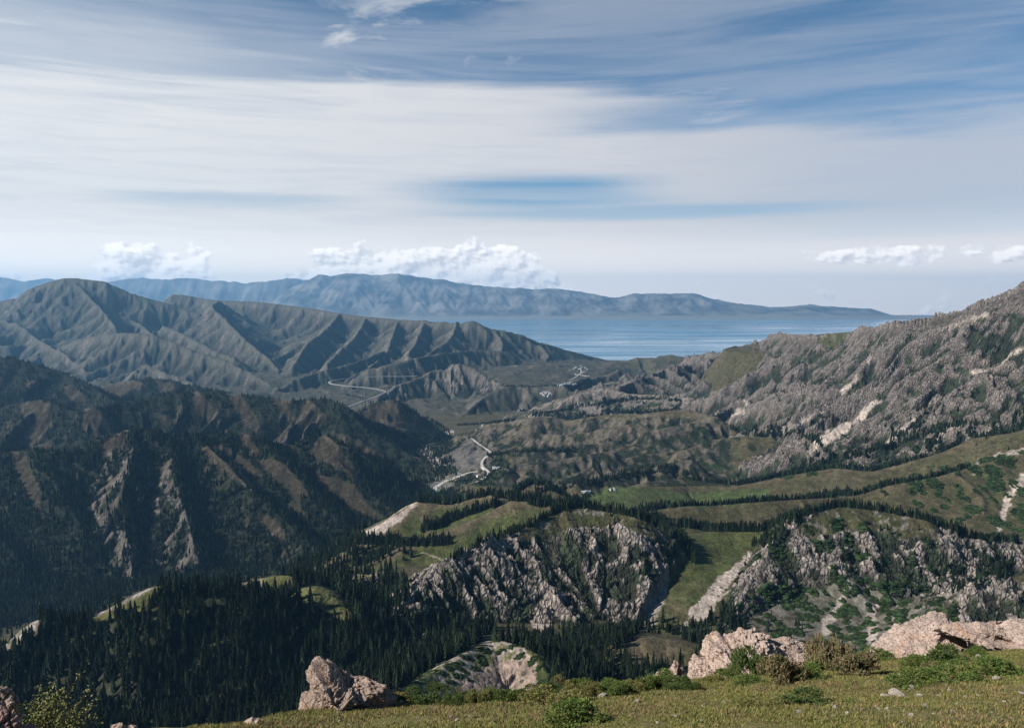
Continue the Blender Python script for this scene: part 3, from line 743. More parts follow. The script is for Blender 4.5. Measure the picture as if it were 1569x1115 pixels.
# scree and rock streaks
for pts, a_, b_w, y0, y1, sh in [
    ([(1569, 735), (1545, 760), (1530, 815)], 10, 3, 1200, 2000, .95), ([(1569, 690), (1500, 705), (1490, 725)], 3, 1.5, 1200, 2000, .7),
    ([(836, 893), (842, 915), (828, 950)], 3, 15, 900, 1250, .95), ([(1021, 866), (1012, 905), (990, 950)], 3, 16, 900, 1250, .6),
    ([(1150, 850), (1110, 890), (1072, 938)], 4, 14, 900, 1300, .95), ([(1303, 893), (1279, 936), (1265, 965)], 4, 8, 860, 1200, .8),
    ([(1496, 862), (1478, 900), (1474, 950)], 9, 5, 860, 1200, .85), ([(1336, 930), (1336, 985)], 9, 7, 860, 1200, .8),
    ([(1120, 905), (1060, 945), (1046, 962)], 2, 3, 900, 1300, .6),
    ([(640, 772), (600, 800), (556, 826)], 3, 9, 1250, 1600, .9), ([(645, 845), (690, 862), (660, 870)], 1, 1.5, 1050, 1350, .6)]:
    s_ = stroke(pts, a_, b_w, y0, y1)
    lay(s_ * sh, SCREE * 1.12 * (1 + .25 * N3[..., None]))
    SCREEM = s_ if 'SCREEM' not in globals() else np.maximum(SCREEM, s_)
lay(CH * .95, SCREE * 1.15 * (1 + .25 * N3[..., None])); SCREEM = np.maximum(SCREEM, CH)
SCL = np.zeros((NR, NC), F)
for pts, a_, b_w in (([(178, 690), (160, 730), (148, 775), (160, 810), (188, 850), (200, 895)], 7, 9), ([(192, 812), (196, 850), (206, 888)], 12, 5), ([(255, 745), (278, 780), (292, 820), (304, 862)], 9, 6), ([(262, 825), (255, 850), (240, 880)], 8, 12), ([(215, 690), (225, 730), (240, 780)], 10, 8)):
    SCL = np.maximum(SCL, stroke(pts, a_, b_w, 1650, 2400))
SCL = SCL * sstep(N3 + N2 * .6 + TP2 * .6 + .08, -.05, .25)
lay(SCL * .8, C(.085, .074, .068)); lay(SCL * sstep(N3, .15, .4) * .7, ROCKC * .9)
SCREEM = np.maximum(SCREEM, SCL)
lay(area([(662, 705), (700, 688), (722, 670), (742, 690), (748, 700), (735, 712), (706, 722), (690, 716)], 2500, 3800) * .9, C(.088, .080, .073) * (1 + .35 * N3[..., None]))
lay(area([(670, 652), (698, 661), (688, 665), (680, 662)], 3300, 4600), SCREE * 1.5)
lay(area([(645, 680), (662, 684), (680, 712), (668, 716), (655, 706), (645, 700)], 2700, 3900) * .8, SCREE)
lay(area([(645, 770), (640, 752), (660, 735), (700, 722), (716, 730), (690, 745), (672, 770)], 2100, 3100) * .6, C(.16, .155, .14))
PLANT = [[(736, 736), (749, 725), (766, 720), (791, 721), (779, 731), (757, 736)], [(723, 741), (733, 738), (762, 739), (756, 744), (733, 745)], [(683, 738), (723, 725), (719, 733), (699, 741)],
         [(749, 701), (766, 696), (781, 706), (779, 718), (749, 718)], [(754, 693), (779, 694), (819, 694), (777, 701), (759, 698)], [(672, 756), (690, 752), (722, 756), (715, 762), (690, 765)], [(700, 742), (712, 736), (730, 728), (735, 730), (715, 742)]]
for q in PLANT: lay(area(q, 1900, 3600), SCRUB)
lay(area([(1245, 520), (1290, 508), (1345, 507), (1300, 522), (1270, 534)], 3300, 4600), C(.075, .080, .035))
lay(area([(1370, 492), (1450, 484), (1490, 476), (1440, 500)], 2500, 3500) * .6, OLIVE)
lay((KIND == 7) * .9, C(.020, .022, .012))
# near hill: bright grassy and rocky shoulders
CLEAR = [[(-20, 1000), (-20, 985), (30, 962), (62, 938), (60, 968), (40, 985), (10, 1000)], [(130, 952), (190, 915), (252, 890), (248, 905), (232, 925), (205, 948), (190, 935), (150, 957)],
         [(365, 905), (372, 888), (410, 878), (448, 878), (446, 898), (420, 905), (390, 902)], [(442, 912), (458, 900), (486, 893), (515, 905), (545, 950), (520, 950), (480, 925)],
         [(525, 880), (545, 868), (575, 876), (590, 890), (560, 890), (540, 890)]]
for q in CLEAR: lay(area(q, 700, 1200), C(.075, .076, .028))
for q in (CLEAR[0], [(130, 952), (190, 915), (252, 890), (230, 905), (180, 930)], [(365, 905), (372, 888), (400, 880), (405, 900)], CLEAR[4]):
    lay(area(q, 700, 1200) * sstep(N3 + N2 * .5 + .15, -.1, .2), ROCKC * 1.05)

def grid_mesh(name, X, Y, Z, cols=None, mat=None, kind='structure', extra=None):
    nr, nc = X.shape
    me = bpy.data.meshes.new(name)
    me.vertices.add(nr * nc)
    co = np.stack([X, Y, Z], -1).astype(F).reshape(-1)
    me.vertices.foreach_set('co', co)
    i = np.arange(nr * nc).reshape(nr, nc)
    q = np.stack([i[:-1, :-1], i[:-1, 1:], i[1:, 1:], i[1:, :-1]], -1).reshape(-1, 4)
    me.loops.add(q.size)
    me.loops.foreach_set('vertex_index', q.reshape(-1).astype(np.int32))
    me.polygons.add(len(q))
    me.polygons.foreach_set('loop_start', np.arange(0, q.size, 4, dtype=np.int32))
    me.update(calc_edges=True)
    me.polygons.foreach_set('use_smooth', np.ones(len(q), bool))
    if cols is not None:
        a = me.color_attributes.new('tint', 'FLOAT_COLOR', 'POINT')
        rgba = np.ones((nr * nc, 4), F)
        rgba[:, :3] = cols.reshape(-1, 3)
        if extra is not None: rgba[:, 3] = extra.reshape(-1)
        a.data.foreach_set('color', rgba.reshape(-1))
    o = bpy.data.objects.new(name, me)
    COL.objects.link(o)
    if mat: me.materials.append(mat)
    if kind: o['kind'] = kind
    return o

def material(name):
    m = bpy.data.materials.new(name)
    m.use_nodes = True
    gg = G(m.node_tree)
    b = m.node_tree.nodes['Principled BSDF']
    b.inputs['Roughness'].default_value = 0.95
    b.inputs['Specular IOR Level'].default_value = 0.15
    return m, gg, b

def land_material(name):
    m, gg, b = material(name)
    at = gg.new('ShaderNodeVertexColor', layer_name='tint')
    pos = gg.new('ShaderNodeNewGeometry').outputs['Position']
    crag = at.outputs['Alpha']
    a = gg.noise(pos, 1 / 16.0, 8.0, 0.68)
    t = gg.noise(pos, 1 / 5.0, 5.0, 0.65)
    v = gg.voronoi(pos, 1 / 9.0)
    e = gg.voronoi(gg.vmul(pos, (1.0, 1.0, .55)), 1 / 7.0, 'DISTANCE_TO_EDGE')
    k = gg.mul(gg.step(a, 0.28, 0.72, 0.55, 1.45), gg.step(t, .3, .7, .72, 1.28))
    c0 = gg.mix(1.0, at.outputs['Color'], gg.xyz(k, k, k), 'MULTIPLY')
    # small dark cushions of juniper, and cracks in the rock
    dots = gg.mul(gg.step(v, .30, .22), gg.step(gg.noise(pos, 1 / 60.0, 3.0, .6), .44, .58))
    c0 = gg.mix(gg.mul(dots, .75), c0, (.014, .021, .009))
    c0 = gg.mix(gg.mul(gg.mul(gg.step(e, .10, .0), crag), .7), c0, (.035, .032, .028))
    gg.put(b.inputs['Base Color'], c0)
    bp = gg.new('ShaderNodeBump')
    bp.inputs['Strength'].default_value = 1.0
    bp.inputs['Distance'].default_value = 5.0
    h = gg.add(gg.mul(a, .9), gg.add(gg.mul(t, .35), gg.mul(gg.step(e, 0.0, .22), .35)))
    gg.put(bp.inputs['Height'], gg.mul(h, gg.add(0.22, crag)))
    gg.put(b.inputs['Normal'], bp.outputs[0])
    return m

LANDMAT = land_material('mountain_ground')
terrain = grid_mesh('terrain', GX, GY, H, col, LANDMAT, 'structure', CRAG)
terrain.data.polygons.foreach_set('use_smooth', (CRAG[:-1, :-1] < .35).reshape(-1))

# ---------------------------------------------------------------- lake and the range beyond it
LAKE_Z = -712.0
def lake_material():
    m, gg, b = material('lake_water')
    pos = gg.new('ShaderNodeNewGeometry').outputs['Position']
    px, py, _ = gg.sep(pos)
    s = gg.noise(gg.xyz(gg.mul(px, 1 / 7000), gg.mul(py, 1 / 1100)), 1.0, 6.0, 0.6, .4)
    s2 = gg.noise(gg.xyz(gg.mul(px, 1 / 2600), gg.mul(py, 1 / 260)), 1.0, 4.0, 0.5)
    t = gg.step(gg.add(gg.mul(s, .7), gg.mul(s2, .3)), .42, .60)
    gg.put(b.inputs['Base Color'], gg.mix(t, (.13, .25, .34), (.07, .17, .26)))
    gg.put(b.inputs['Roughness'], gg.m('ADD', .05, gg.mul(t, .30)))
    b.inputs['IOR'].default_value = 1.33
    b.inputs['Specular IOR Level'].default_value = 0.5
    wv = gg.noise(pos, 1 / 30.0, 3.0, .6)
    bp = gg.new('ShaderNodeBump')
    bp.inputs['Strength'].default_value = 0.35
    bp.inputs['Distance'].default_value = 0.8
    gg.put(bp.inputs['Height'], wv)
    gg.put(b.inputs['Normal'], bp.outputs[0])
    return m
ly = np.array([8000., 12000, 18000, 24000, 31500]); lx = np.linspace(-1, 1, 9)
LX = ly[:, None] * lx[None, :] * .95
lake = grid_mesh('lake_water', LX, np.repeat(ly[:, None], 9, 1), np.full_like(LX, LAKE_Z), None, lake_material())

def far_range(name, crest, y_c, depth_f, depth_b, foot_y, foot_z, wl, seed, tint, amp=.13):
    cr = np.array(crest, float)
    u = np.linspace(-.95, .95, 900)
    px = u * FPX + 784.5
    cy = np.interp(px, cr[:, 0], cr[:, 1])
    zc = ratio(cy) * y_c
    ys = np.r_[np.linspace(foot_y, y_c - depth_f, 12)[:-1], np.linspace(y_c - depth_f, y_c, 110)[:-1], np.linspace(y_c, y_c + depth_b, 30)]
    X = (ys[:, None] * u[None, :]).astype(F); Y = np.repeat(ys[:, None], len(u), 1).astype(F)
    zf = foot_z + (Y - foot_y) / (y_c - depth_f - foot_y) * 0
    fan = foot_z + np.maximum(Y - foot_y, 0) * .018
    t = np.clip((y_c - Y) / depth_f, 0, 1); tb = np.clip((Y - y_c) / depth_b, 0, 1)
    base = np.where(Y <= y_c, fan + (zc[None, :] - fan) * (1 - t) ** 1.25, zc[None, :] - (zc[None, :] - foot_z + 300) * tb)
    base = np.maximum(base, np.where(Y > y_c, base, fan))
    base = np.where(zc[None, :] < fan, np.minimum(base, fan), base).astype(F)
    dr = np.gradient(base, axis=0) / np.gradient(Y, axis=0); dc = np.gradient(base, axis=1) / np.gradient(X, axis=1)
    gx, gy = dc, dr - dc * u[None, :].astype(F)
    e = gullies(X, Y, gx * 3, gy * 3, F(1 / wl), 4, .55, seed)
    rel = np.clip((base - fan) / 500, 0, 1)
    e = e * (.35 + .9 * np.clip(t * 4, 0, 1)).astype(F)
    Z = base + rel * wl * amp * e + rel * fbm(X / (wl * 1.2), Y / (wl * 1.2), 4, .5, seed) * wl * .08
    m, gg, b = material(name + '_ground')
    pos = gg.new('ShaderNodeNewGeometry').outputs['Position']
    n = gg.noise(gg.vmul(pos, (1.0, .5, 1.6)), 1 / (wl * .8), 7.0, .65)
    _, _, hz = gg.sep(pos)
    cc = gg.mix(gg.step(n, .3, .7), tuple(tint * .25), tuple(tint * 1.9))
    low = gg.step(gg.add(hz, gg.mul(gg.sub(n, .5), 120.0)), foot_z + 160, foot_z + 60)
    gg.put(b.inputs['Base Color'], gg.mix(low, cc, (.17, .165, .14)))
    return grid_mesh(name, X, Y, Z, None, m)

far_range('far_mountain_range', [(-700, 455), (300, 470), (420, 460), (450, 440), (470, 429), (490, 421), (505, 423), (545, 418), (570, 421), (600, 420), (640, 424), (690, 430), (720, 436), (760, 440), (800, 441), (840, 443), (870, 444), (905, 450), (935, 455), (965, 451), (1000, 449), (1040, 451), (1060, 449), (1085, 456), (1110, 462), (1140, 466), (1180, 471), (1210, 470), (1240, 466), (1270, 470), (1300, 472), (1335, 473), (1370, 484), (1400, 487), (1440, 484), (1500, 489), (2300, 492)], 31000, 3600, 1400, 26600, LAKE_Z - 8, 1000, 5, C(.11, .10, .085))
far_range('distant_mountain_range', [(-700, 415), (-100, 420), (0, 424), (40, 431), (90, 428), (180, 432), (205, 426), (250, 429), (310, 427), (350, 431), (400, 432), (440, 428), (500, 430), (600, 440), (900, 470), (1090, 484), (1569, 486), (2300, 486)], 34000, 1500, 700, 32300, LAKE_Z - 40, 1600, 15, C(.11, .10, .085))
# far ground sheet out to the horizon
fs = np.array([12000., 18000, 24000, 30000, 34500])
FX = fs[:, None] * np.linspace(-1.05, 1.05, 9)[None, :]
m_, gg_, b_ = material('plain_ground'); b_.inputs['Base Color'].default_value = (.09, .085, .06, 1)
grid_mesh('ground', FX, np.repeat(fs[:, None], 9, 1), np.full_like(FX, LAKE_Z - 100), None, m_)

# ---------------------------------------------------------------- forest
rng = np.random.default_rng(7)
SKYL = np.maximum.accumulate(H / GY, axis=0)              # how high the land in front reaches, per bearing
EDGE = np.array([(-400, 1140), (370, 1112), (430, 1100), (520, 1083), (600, 1074), (700, 1071), (780, 1066), (850, 1058), (950, 1050), (1050, 1042), (1200, 1030), (1300, 1014), (1400, 1009), (1569, 996), (1900, 980)], float)

def seen(x, y, z, up):
    """is the top of something 'up' high at this place above the land (and the meadow) in front of it"""
    fr = np.interp(y * .985, YS, np.arange(NR)).astype(int); fc = np.clip(((x / y - US[0]) / (US[1] - US[0])).astype(int), 0, NC - 1)
    ok = (z + up) / y > SKYL[fr, fc] - 4.0 / y
    px, py = proj(x, y, z + up)
    return ok & (py < np.interp(px, EDGE[:, 0], EDGE[:, 1]) + 6)

def at_grid(a, x, y):
    r = np.clip(np.interp(y, YS, np.arange(NR)).round().astype(int), 0, NR - 1)
    c_ = np.clip(((x / y - US[0]) / (US[1] - US[0])).round().astype(int), 0, NC - 1)
    return a[r, c_]

TREES = []            # x, y, z, height
def grow(poly, y0, y1, per_m2, h0, h1, avoid=(), keep=None):
    pp = np.array(poly, float)
    u0, u1 = (pp[:, 0].min() - 784.5) / FPX * 1.03 - .02, (pp[:, 0].max() - 784.5) / FPX * 1.03 + .02
    u0, u1 = max(u0, US[0]), min(u1, US[-1])
    n = int(per_m2 * (u1 - u0) * (y1 * y1 - y0 * y0) / 2)
    y = np.sqrt(rng.uniform(y0 * y0, y1 * y1, n)); x = rng.uniform(u0, u1, n) * y
    z = sample(x, y)
    px, py = proj(x, y, z)
    ok = in_poly(px, py, poly)
    for q in avoid: ok &= ~in_poly(px, py, q)
    hh = rng.uniform(h0, h1, n) * (.42 + .70 * rng.random(n) ** .6)
    ok &= seen(x, y, z, hh)
    if keep is not None:
        ok[ok] &= keep(x[ok], y[ok])
    TREES.append(np.stack([x, y, z, hh], -1)[ok])

def band(pts, per_m, width, h0, h1, back=2.0):
    """a belt of trees that follows a line of the land, a little behind it"""
    w = []
    for (ax, ay), (bx, by) in zip(pts[:-1], pts[1:]):
        n = max(2, int(math.hypot(bx - ax, by - ay) / 1.2))
        for t in np.arange(n) / n:
            q = hit(ax + (bx - ax) * t, ay + (by - ay) * t)
            if q is not None: w.append(q)
    if len(w) < 2: return
    w = np.array(w)
    seg = np.hypot(np.diff(w[:, 0]), np.diff(w[:, 1])); seg = np.minimum(seg, 60)
    n = int(seg.sum() * per_m * 1.5); h0, h1 = h0 * 1.12, h1 * 1.12
    i = rng.choice(len(seg), n, p=seg / seg.sum()); t = rng.random(n)
    x = w[i, 0] + (w[i + 1, 0] - w[i, 0]) * t; y = w[i, 1] + (w[i + 1, 1] - w[i, 1]) * t
    off = back + rng.random(n) ** 1.5 * width
    k = 1 + off / np.hypot(x, y)
    x = x * k + rng.normal(0, 2, n); y = y * k
    z = sample(x, y); hh = rng.uniform(h0, h1, n) * (.75 + .35 * rng.random(n))
    TREES.append(np.stack([x, y, z, hh], -1))

RAT = H / GY
def hit(px, py):
    """the first point of the land on the ray through (px, py)"""
    r = float(ratio(py)); u = (px - 784.5) / FPX * (CP - r * SP)
    fc = (u - US[0]) / (US[1] - US[0]); c_ = int(fc)
    if c_ < 0 or c_ >= NC - 1: return None
    colr = RAT[:, c_] * (1 - fc + c_) + RAT[:, c_ + 1] * (fc - c_)
    k = np.argmax(colr[60:] >= r) + 60
    if colr[k] < r: return None
    a, b = colr[k - 1], colr[k]
    t = (r - a) / (b - a + 1e-12); t = min(max(t, 0), 1)
    y = YS[k - 1] + (YS[k] - YS[k - 1]) * t
    return (u * y, y, r * y)

rough = lambda s, lo, hi, sd: (lambda x, y: fbm((x / s).astype(F), (y / s).astype(F), 3, .5, sd) > rng.uniform(lo, hi, len(x)))
NEARF = [(-260, 1130), (-260, 1020), (0, 985), (60, 945), (140, 935), (250, 890), (380, 880), (460, 888), (540, 868), (600, 850), (630, 880), (622, 935), (700, 952), (765, 962), (745, 990), (640, 1050), (560, 1095), (520, 1130)]
grow(NEARF, 600, 1150, .030, 15, 25, CLEAR + [[(588, 1078), (640, 1036), (700, 1004), (752, 974), (800, 985), (850, 1010), (850, 1085)], [(560, 850), (640, 860), (640, 905), (580, 880)]])
grow([(740, 980), (830, 976), (960, 974), (1060, 980), (1088, 990), (1062, 1020), (1000, 1045), (950, 1056), (880, 1068), (845, 1045), (838, 1012), (785, 985)], 600, 1060, .028, 14, 23, [[(940, 1000), (950, 990), (985, 972), (1030, 976), (1078, 988), (1062, 1016), (1000, 1022)]])
grow([(395, 880), (480, 850), (560, 838), (640, 845), (600, 880), (540, 885), (460, 890)], 1000, 2000, .010, 14, 22, [], rough(60, -.3, .3, 5))
grow([(-260, 1000), (-260, 880), (0, 850), (300, 830), (560, 820), (600, 850), (540, 890), (400, 895), (250, 900), (120, 950), (0, 1000)], 880, 1800, .014, 13, 21, CLEAR)
grow([(860, 968), (940, 962), (1000, 950), (1085, 958), (1092, 988), (1040, 974), (985, 968), (940, 984), (880, 990)], 850, 1100, .026, 12, 20)
# on the rock hills
grow([(930, 795), (965, 790), (1012, 812), (1046, 850), (1010, 865), (985, 905), (950, 880), (935, 830)], 950, 1250, .008, 9, 16, [], rough(25, -.1, .4, 15))
grow([(640, 925), (700, 900), (760, 890), (850, 870), (960, 930), (1050, 950), (1060, 975), (900, 962), (760, 965), (690, 955)], 900, 1200, .005, 10, 18, [], rough(22, .0, .5, 16))
grow([(860, 785), (940, 790), (960, 850), (900, 880), (850, 830)], 950, 1250, .004, 7, 13, [], rough(22, -.1, .5, 17))
grow([(1080, 950), (1110, 932), (1140, 930), (1150, 960), (1130, 975), (1085, 985)], 860, 1150, .025, 12, 20)
grow([(1150, 985), (1160, 930), (1240, 940), (1260, 985), (1300, 960), (1330, 1000)], 820, 1100, .005, 11, 19, [], rough(18, -.2, .4, 18))
grow([(1190, 800), (1290, 775), (1420, 800), (1500, 840), (1480, 900), (1350, 890), (1200, 870), (1170, 860)], 1000, 1260, .005, 8, 15, [], rough(25, .0, .5, 19))
grow([(1480, 885), (1500, 865), (1545, 850), (1560, 870), (1540, 888), (1500, 905)], 880, 1220, .022, 12, 18)
grow([(1440, 880), (1460, 850), (1480, 850), (1480, 900), (1460, 910)], 880, 1220, .012, 11, 17)
grow([(1180, 815), (1205, 800), (1215, 812), (1190, 835), (1150, 845), (1150, 835)], 1050, 1260, .03, 11, 18)
# left: wooded sides of the ridges turned away from the sun
def shady(x, y):
    return at_grid(WOOD, x, y) - at_grid(SCREEM, x, y) * .35 > rng.uniform(-.10, .12, len(x))
LEFTB = .10
grow([(-260, 1000), (-260, 690), (0, 675), (150, 660), (210, 640), (400, 655), (500, 655), (570, 690), (680, 765), (640, 800), (540, 850), (400, 885), (240, 890), (120, 935), (0, 980)], 1550, 2650, .0165, 13, 22, [], shady)
LEFTB = .06
grow([(-260, 720), (-260, 500), (0, 535), (60, 545), (200, 570), (320, 585), (520, 600), (600, 605), (690, 660), (700, 730), (640, 745), (500, 665), (200, 660), (0, 700)], 2500, 4400, .0080, 12, 20, [], shady)
# belts that follow the folds
for pts, n, w, h0, h1 in [
    ([(806, 639), (836, 638), (870, 643), (893, 640), (940, 634), (990, 633), (1046, 627)], .5, 45, 11, 17), ([(835, 634), (890, 626), (940, 617), (990, 612), (1046, 616)], .4, 20, 10, 15),
    ([(1046, 733), (1090, 740), (1129, 744), (1196, 731), (1279, 717), (1336, 722)], .75, 22, 10, 16), ([(1196, 731), (1240, 722), (1279, 714), (1329, 696), (1363, 687), (1420, 668), (1470, 655)], .7, 25, 10, 17),
    ([(1293, 719), (1336, 723), (1379, 712), (1446, 692), (1489, 672), (1546, 664), (1600, 650)], .9, 28, 10, 17),
    ([(975, 786), (1010, 780), (1046, 776), (1100, 774), (1180, 768), (1246, 764), (1313, 759), (1363, 744), (1430, 732), (1486, 716)], 1.1, 22, 9, 15),
    ([(1040, 806), (1080, 814), (1113, 815), (1166, 815), (1206, 800), (1235, 788)], 1.3, 14, 11, 17), ([(1206, 806), (1230, 793), (1280, 778), (1320, 780), (1370, 788), (1420, 798), (1460, 818), (1500, 828), (1560, 832)], 1.2, 16, 10, 16),
    ([(845, 790), (880, 780), (930, 784), (970, 792), (1010, 808), (1050, 838), (1062, 865)], 1.4, 24, 11, 18), ([(755, 762), (790, 768), (820, 776), (865, 782)], .9, 60, 13, 19),
    ([(640, 770), (690, 774), (730, 764), (755, 759)], .9, 40, 12, 18), ([(645, 818), (680, 806), (720, 790), (763, 776)], 1.3, 14, 11, 15), ([(548, 834), (580, 836), (620, 838), (655, 838), (690, 836)], 1.3, 16, 11, 15),
    ([(690, 860), (740, 837), (800, 812), (850, 788)], .5, 9, 8, 13), ([(785, 758), (810, 743), (835, 745), (870, 767), (900, 776)], .9, 35, 12, 18),
    ([(1119, 658), (1143, 668), (1196, 671), (1219, 664), (1260, 686)], .6, 35, 10, 17), ([(640, 770), (660, 765), (700, 766)], 1.0, 30, 12, 18),
    ([(700, 652), (740, 650), (790, 645)], .4, 15, 10, 14), ([(765, 592), (800, 594), (860, 592), (905, 594)], .3, 20, 10, 14), ([(820, 756), (860, 752), (900, 744), (950, 735), (1040, 722)], .4, 25, 10, 15),
    ([(745, 700), (790, 694), (840, 692), (880, 694)], .5, 18, 9, 14), ([(650, 762), (665, 766), (700, 770)], .6, 60, 13, 18)]:
    band(pts, n, w, h0, h1)
grow([(870, 768), (900, 765), (960, 775), (1040, 800), (1050, 820), (1010, 806), (940, 785), (880, 778)], 1150, 1700, .018, 12, 19)
grow([(640, 745), (680, 748), (760, 745), (820, 745), (860, 760), (860, 775), (760, 757), (690, 770), (640, 768)], 1450, 2600, .006, 12, 18, [], rough(50, -.3, .3, 25))
grow([(1050, 560), (1200, 535), (1400, 505), (1569, 480), (1640, 480), (1640, 690), (1150, 650)], 1700, 4600, .0045, 8, 15, [], lambda x, y: (at_grid(SCR, x, y) > rng.random(len(x))) & (at_grid(N4, x, y) > rng.uniform(-.1, .25, len(x))))
grow([(620, 930), (700, 850), (880, 775), (1060, 840), (1060, 960), (640, 950)], 930, 1260, .010, 6, 13, [], lambda x, y: (at_grid(SCR, x, y) > rng.random(len(x))) & (at_grid(N2, x, y) > rng.uniform(-.1, .3, len(x))))
grow([(1130, 950), (1200, 800), (1300, 772), (1569, 825), (1640, 940), (1300, 960)], 930, 1260, .008, 6, 13, [], lambda x, y: (at_grid(SCR, x, y) > rng.random(len(x))) & (at_grid(N2, x, y) > rng.uniform(-.1, .3, len(x))))
# foot of the right mountain
grow([(1180, 650), (1330, 640), (1450, 660), (1569, 620), (1640, 620), (1640, 690), (1500, 715), (1400, 700), (1300, 712), (1190, 672)], 1650, 3300, .0035, 9, 15, [], rough(45, .05, .45, 26))
grow([(1050, 560), (1200, 540), (1400, 520), (1569, 500), (1640, 500), (1640, 690), (1150, 650)], 1700, 4600, .0012, 8, 14, [], rough(60, .05, .4, 27))
grow([(700, 640), (1100, 630), (1100, 730), (760, 735)], 2000, 3600, .0055, 5, 10, [], lambda x, y: at_grid(SCRUBM, x, y) > rng.random(len(x)))
for q in PLANT: grow(q, 1900, 3700, .02, 8, 13)
grow([(660, 700), (690, 685), (720, 665), (735, 655), (740, 662), (720, 675), (700, 690), (672, 702)], 2700, 3900, .008, 8, 13)
grow([(640, 490), (730, 490), (870, 535), (860, 560), (760, 560), (660, 530)], 6300, 8600, .0016, 10, 16, [], rough(160, .0, .4, 28))
T = np.concatenate(TREES)
print('trees', len(T))

def spruce(layers, sides, seed, jag=.55, width=.155, base=.04):
    """crown of a spruce one metre tall: whorls of drooping boughs"""
    r = np.random.default_rng(seed); v = []; f = []
    for i in range(layers):
        t = i / layers
        zb = base + (1 - base) * t * .97
        zt = min(zb + (1 - base) / layers * 2.1, 1.0)
        rad = width * (1 - t) ** .85 * r.uniform(.8, 1.15) + .008
        o = len(v); v.append((r.normal(0, .004), r.normal(0, .004), zt))
        a0 = r.uniform(0, 6.28)
        for k in range(2 * sides):
            a = a0 + math.pi * k / sides + r.normal(0, .06)
            q = rad * (r.uniform(.82, 1.15) if k % 2 == 0 else jag * r.uniform(.8, 1.1))
            v.append((q * math.cos(a), q * math.sin(a), zb - (0.012 if k % 2 == 0 else -.012)))
        for k in range(2 * sides):
            f.append((o, o + 1 + k, o + 1 + (k + 1) % (2 * sides)))
    return np.array(v, F), np.array(f, np.int32)

def tree_material():
    m, gg, b = material('spruce_needles')
    at = gg.new('ShaderNodeVertexColor', layer_name='tint')
    oi = gg.new('ShaderNodeObjectInfo')
    pos = gg.new('ShaderNodeNewGeometry').outputs['Position']
    n = gg.noise(pos, .9, 3.0, .6)
    k = gg.step(n, .3, .7, .6, 1.5)
    gg.put(b.inputs['Base Color'], gg.mix(1.0, at.outputs['Color'], gg.xyz(k, k, k), 'MULTIPLY'))
    b.inputs['Specular IOR Level'].default_value = 0.05
    return m
TREEMAT = tree_material()
BARK, gb_, bb_ = material('spruce_bark'); bb_.inputs['Base Color'].default_value = (.05, .038, .028, 1)

def tri_mesh(name, v, f, mat, tint=None, smooth=False):
    me = bpy.data.meshes.new(name)
    me.vertices.add(len(v)); me.vertices.foreach_set('co', np.ascontiguousarray(v, F).reshape(-1))
    me.loops.add(f.size); me.loops.foreach_set('vertex_index', np.ascontiguousarray(f, np.int32).reshape(-1))
    me.polygons.add(len(f)); me.polygons.foreach_set('loop_start', np.arange(0, f.size, f.shape[1], dtype=np.int32))
    me.update(calc_edges=True)
    me.polygons.foreach_set('use_smooth', np.full(len(f), smooth))
    if tint is not None:
        a = me.color_attributes.new('tint', 'FLOAT_COLOR', 'POINT')
        rgba = np.ones((len(v), 4), F); rgba[:, :3] = tint
        a.data.foreach_set('color', rgba.reshape(-1))
    if mat: me.materials.append(mat)
    return me

def many(pts, protos, hue):
    """one mesh of many trees, each its own size, turn and tone"""
    V, Fc, Cc = [], [], []; off = 0
    which = rng.integers(0, len(protos), len(pts))
    for w, (pv, pf) in enumerate(protos):
        q = pts[which == w]
        if not len(q): continue
        a = rng.uniform(0, 6.28, len(q)); ca, sa = np.cos(a)[:, None], np.sin(a)[:, None]
        wd = rng.uniform(.8, 1.55, len(q))[:, None] * q[:, 3:4]
        x = (pv[None, :, 0] * ca - pv[None, :, 1] * sa) * wd + q[:, 0:1]
        y = (pv[None, :, 0] * sa + pv[None, :, 1] * ca) * wd + q[:, 1:2]
        z = pv[None, :, 2] * q[:, 3:4] + q[:, 2:3] - .4
        V.append(np.stack([x, y, z], -1).reshape(-1, 3))
        Fc.append((pf[None] + (off + np.arange(len(q)) * len(pv))[:, None, None]).reshape(-1, 3)); off += len(q) * len(pv)
        tone = (.5 + 1.5 * rng.random(len(q)) ** 2.2)[:, None] * np.array(hue)[None] * (1 + rng.normal(0, .08, (len(q), 3)))
        Cc.append(np.repeat(tone, len(pv), 0))
    return np.concatenate(V), np.concatenate(Fc), np.clip(np.concatenate(Cc), .002, 1)

NEEDLE = (.0115, .0175, .009)
# the trees that show largest stand as single trees
tx, ty = proj(T[:, 0], T[:, 1], T[:, 2]); qx, qy = proj(T[:, 0], T[:, 1], T[:, 2] + T[:, 3])
size = (ty - qy)
inside = (qx > 8) & (qx < W0 - 8) & (qy > 600) & (qy < np.interp(qx, EDGE[:, 0], EDGE[:, 1]) - 14) & (T[:, 1] < 1150)
for bx0, bx1, by in ((455, 620, 1000), (1045, 1250, 960), (1300, 1569, 945), (0, 130, 1020)):
    inside &= ~((qx > bx0) & (qx < bx1) & (qy > by))
REGIONS = [((0, 470), 'dark spruce in the wooded slope left of the brown boulder', 'spruces of the wooded slope left of the boulder'),
           ((470, 700), 'dark spruce in the wood between the brown boulder and the pale knoll', 'spruces between boulder and knoll'),
           ((700, 945), 'dark spruce in the hollow under the cone of pink scree', 'spruces in the hollow under the pink scree'),
           ((945, 1090), 'dark spruce standing around the small green knoll', 'spruces around the small green knoll'),
           ((1090, 1569), 'dark spruce at the foot of the crag behind the pink outcrops', 'spruces at the foot of the crag')]
score = np.where(inside, size * rng.uniform(.8, 1.2, len(T)), 0)
score *= np.where((qx > 945), 1.35, 1.0)
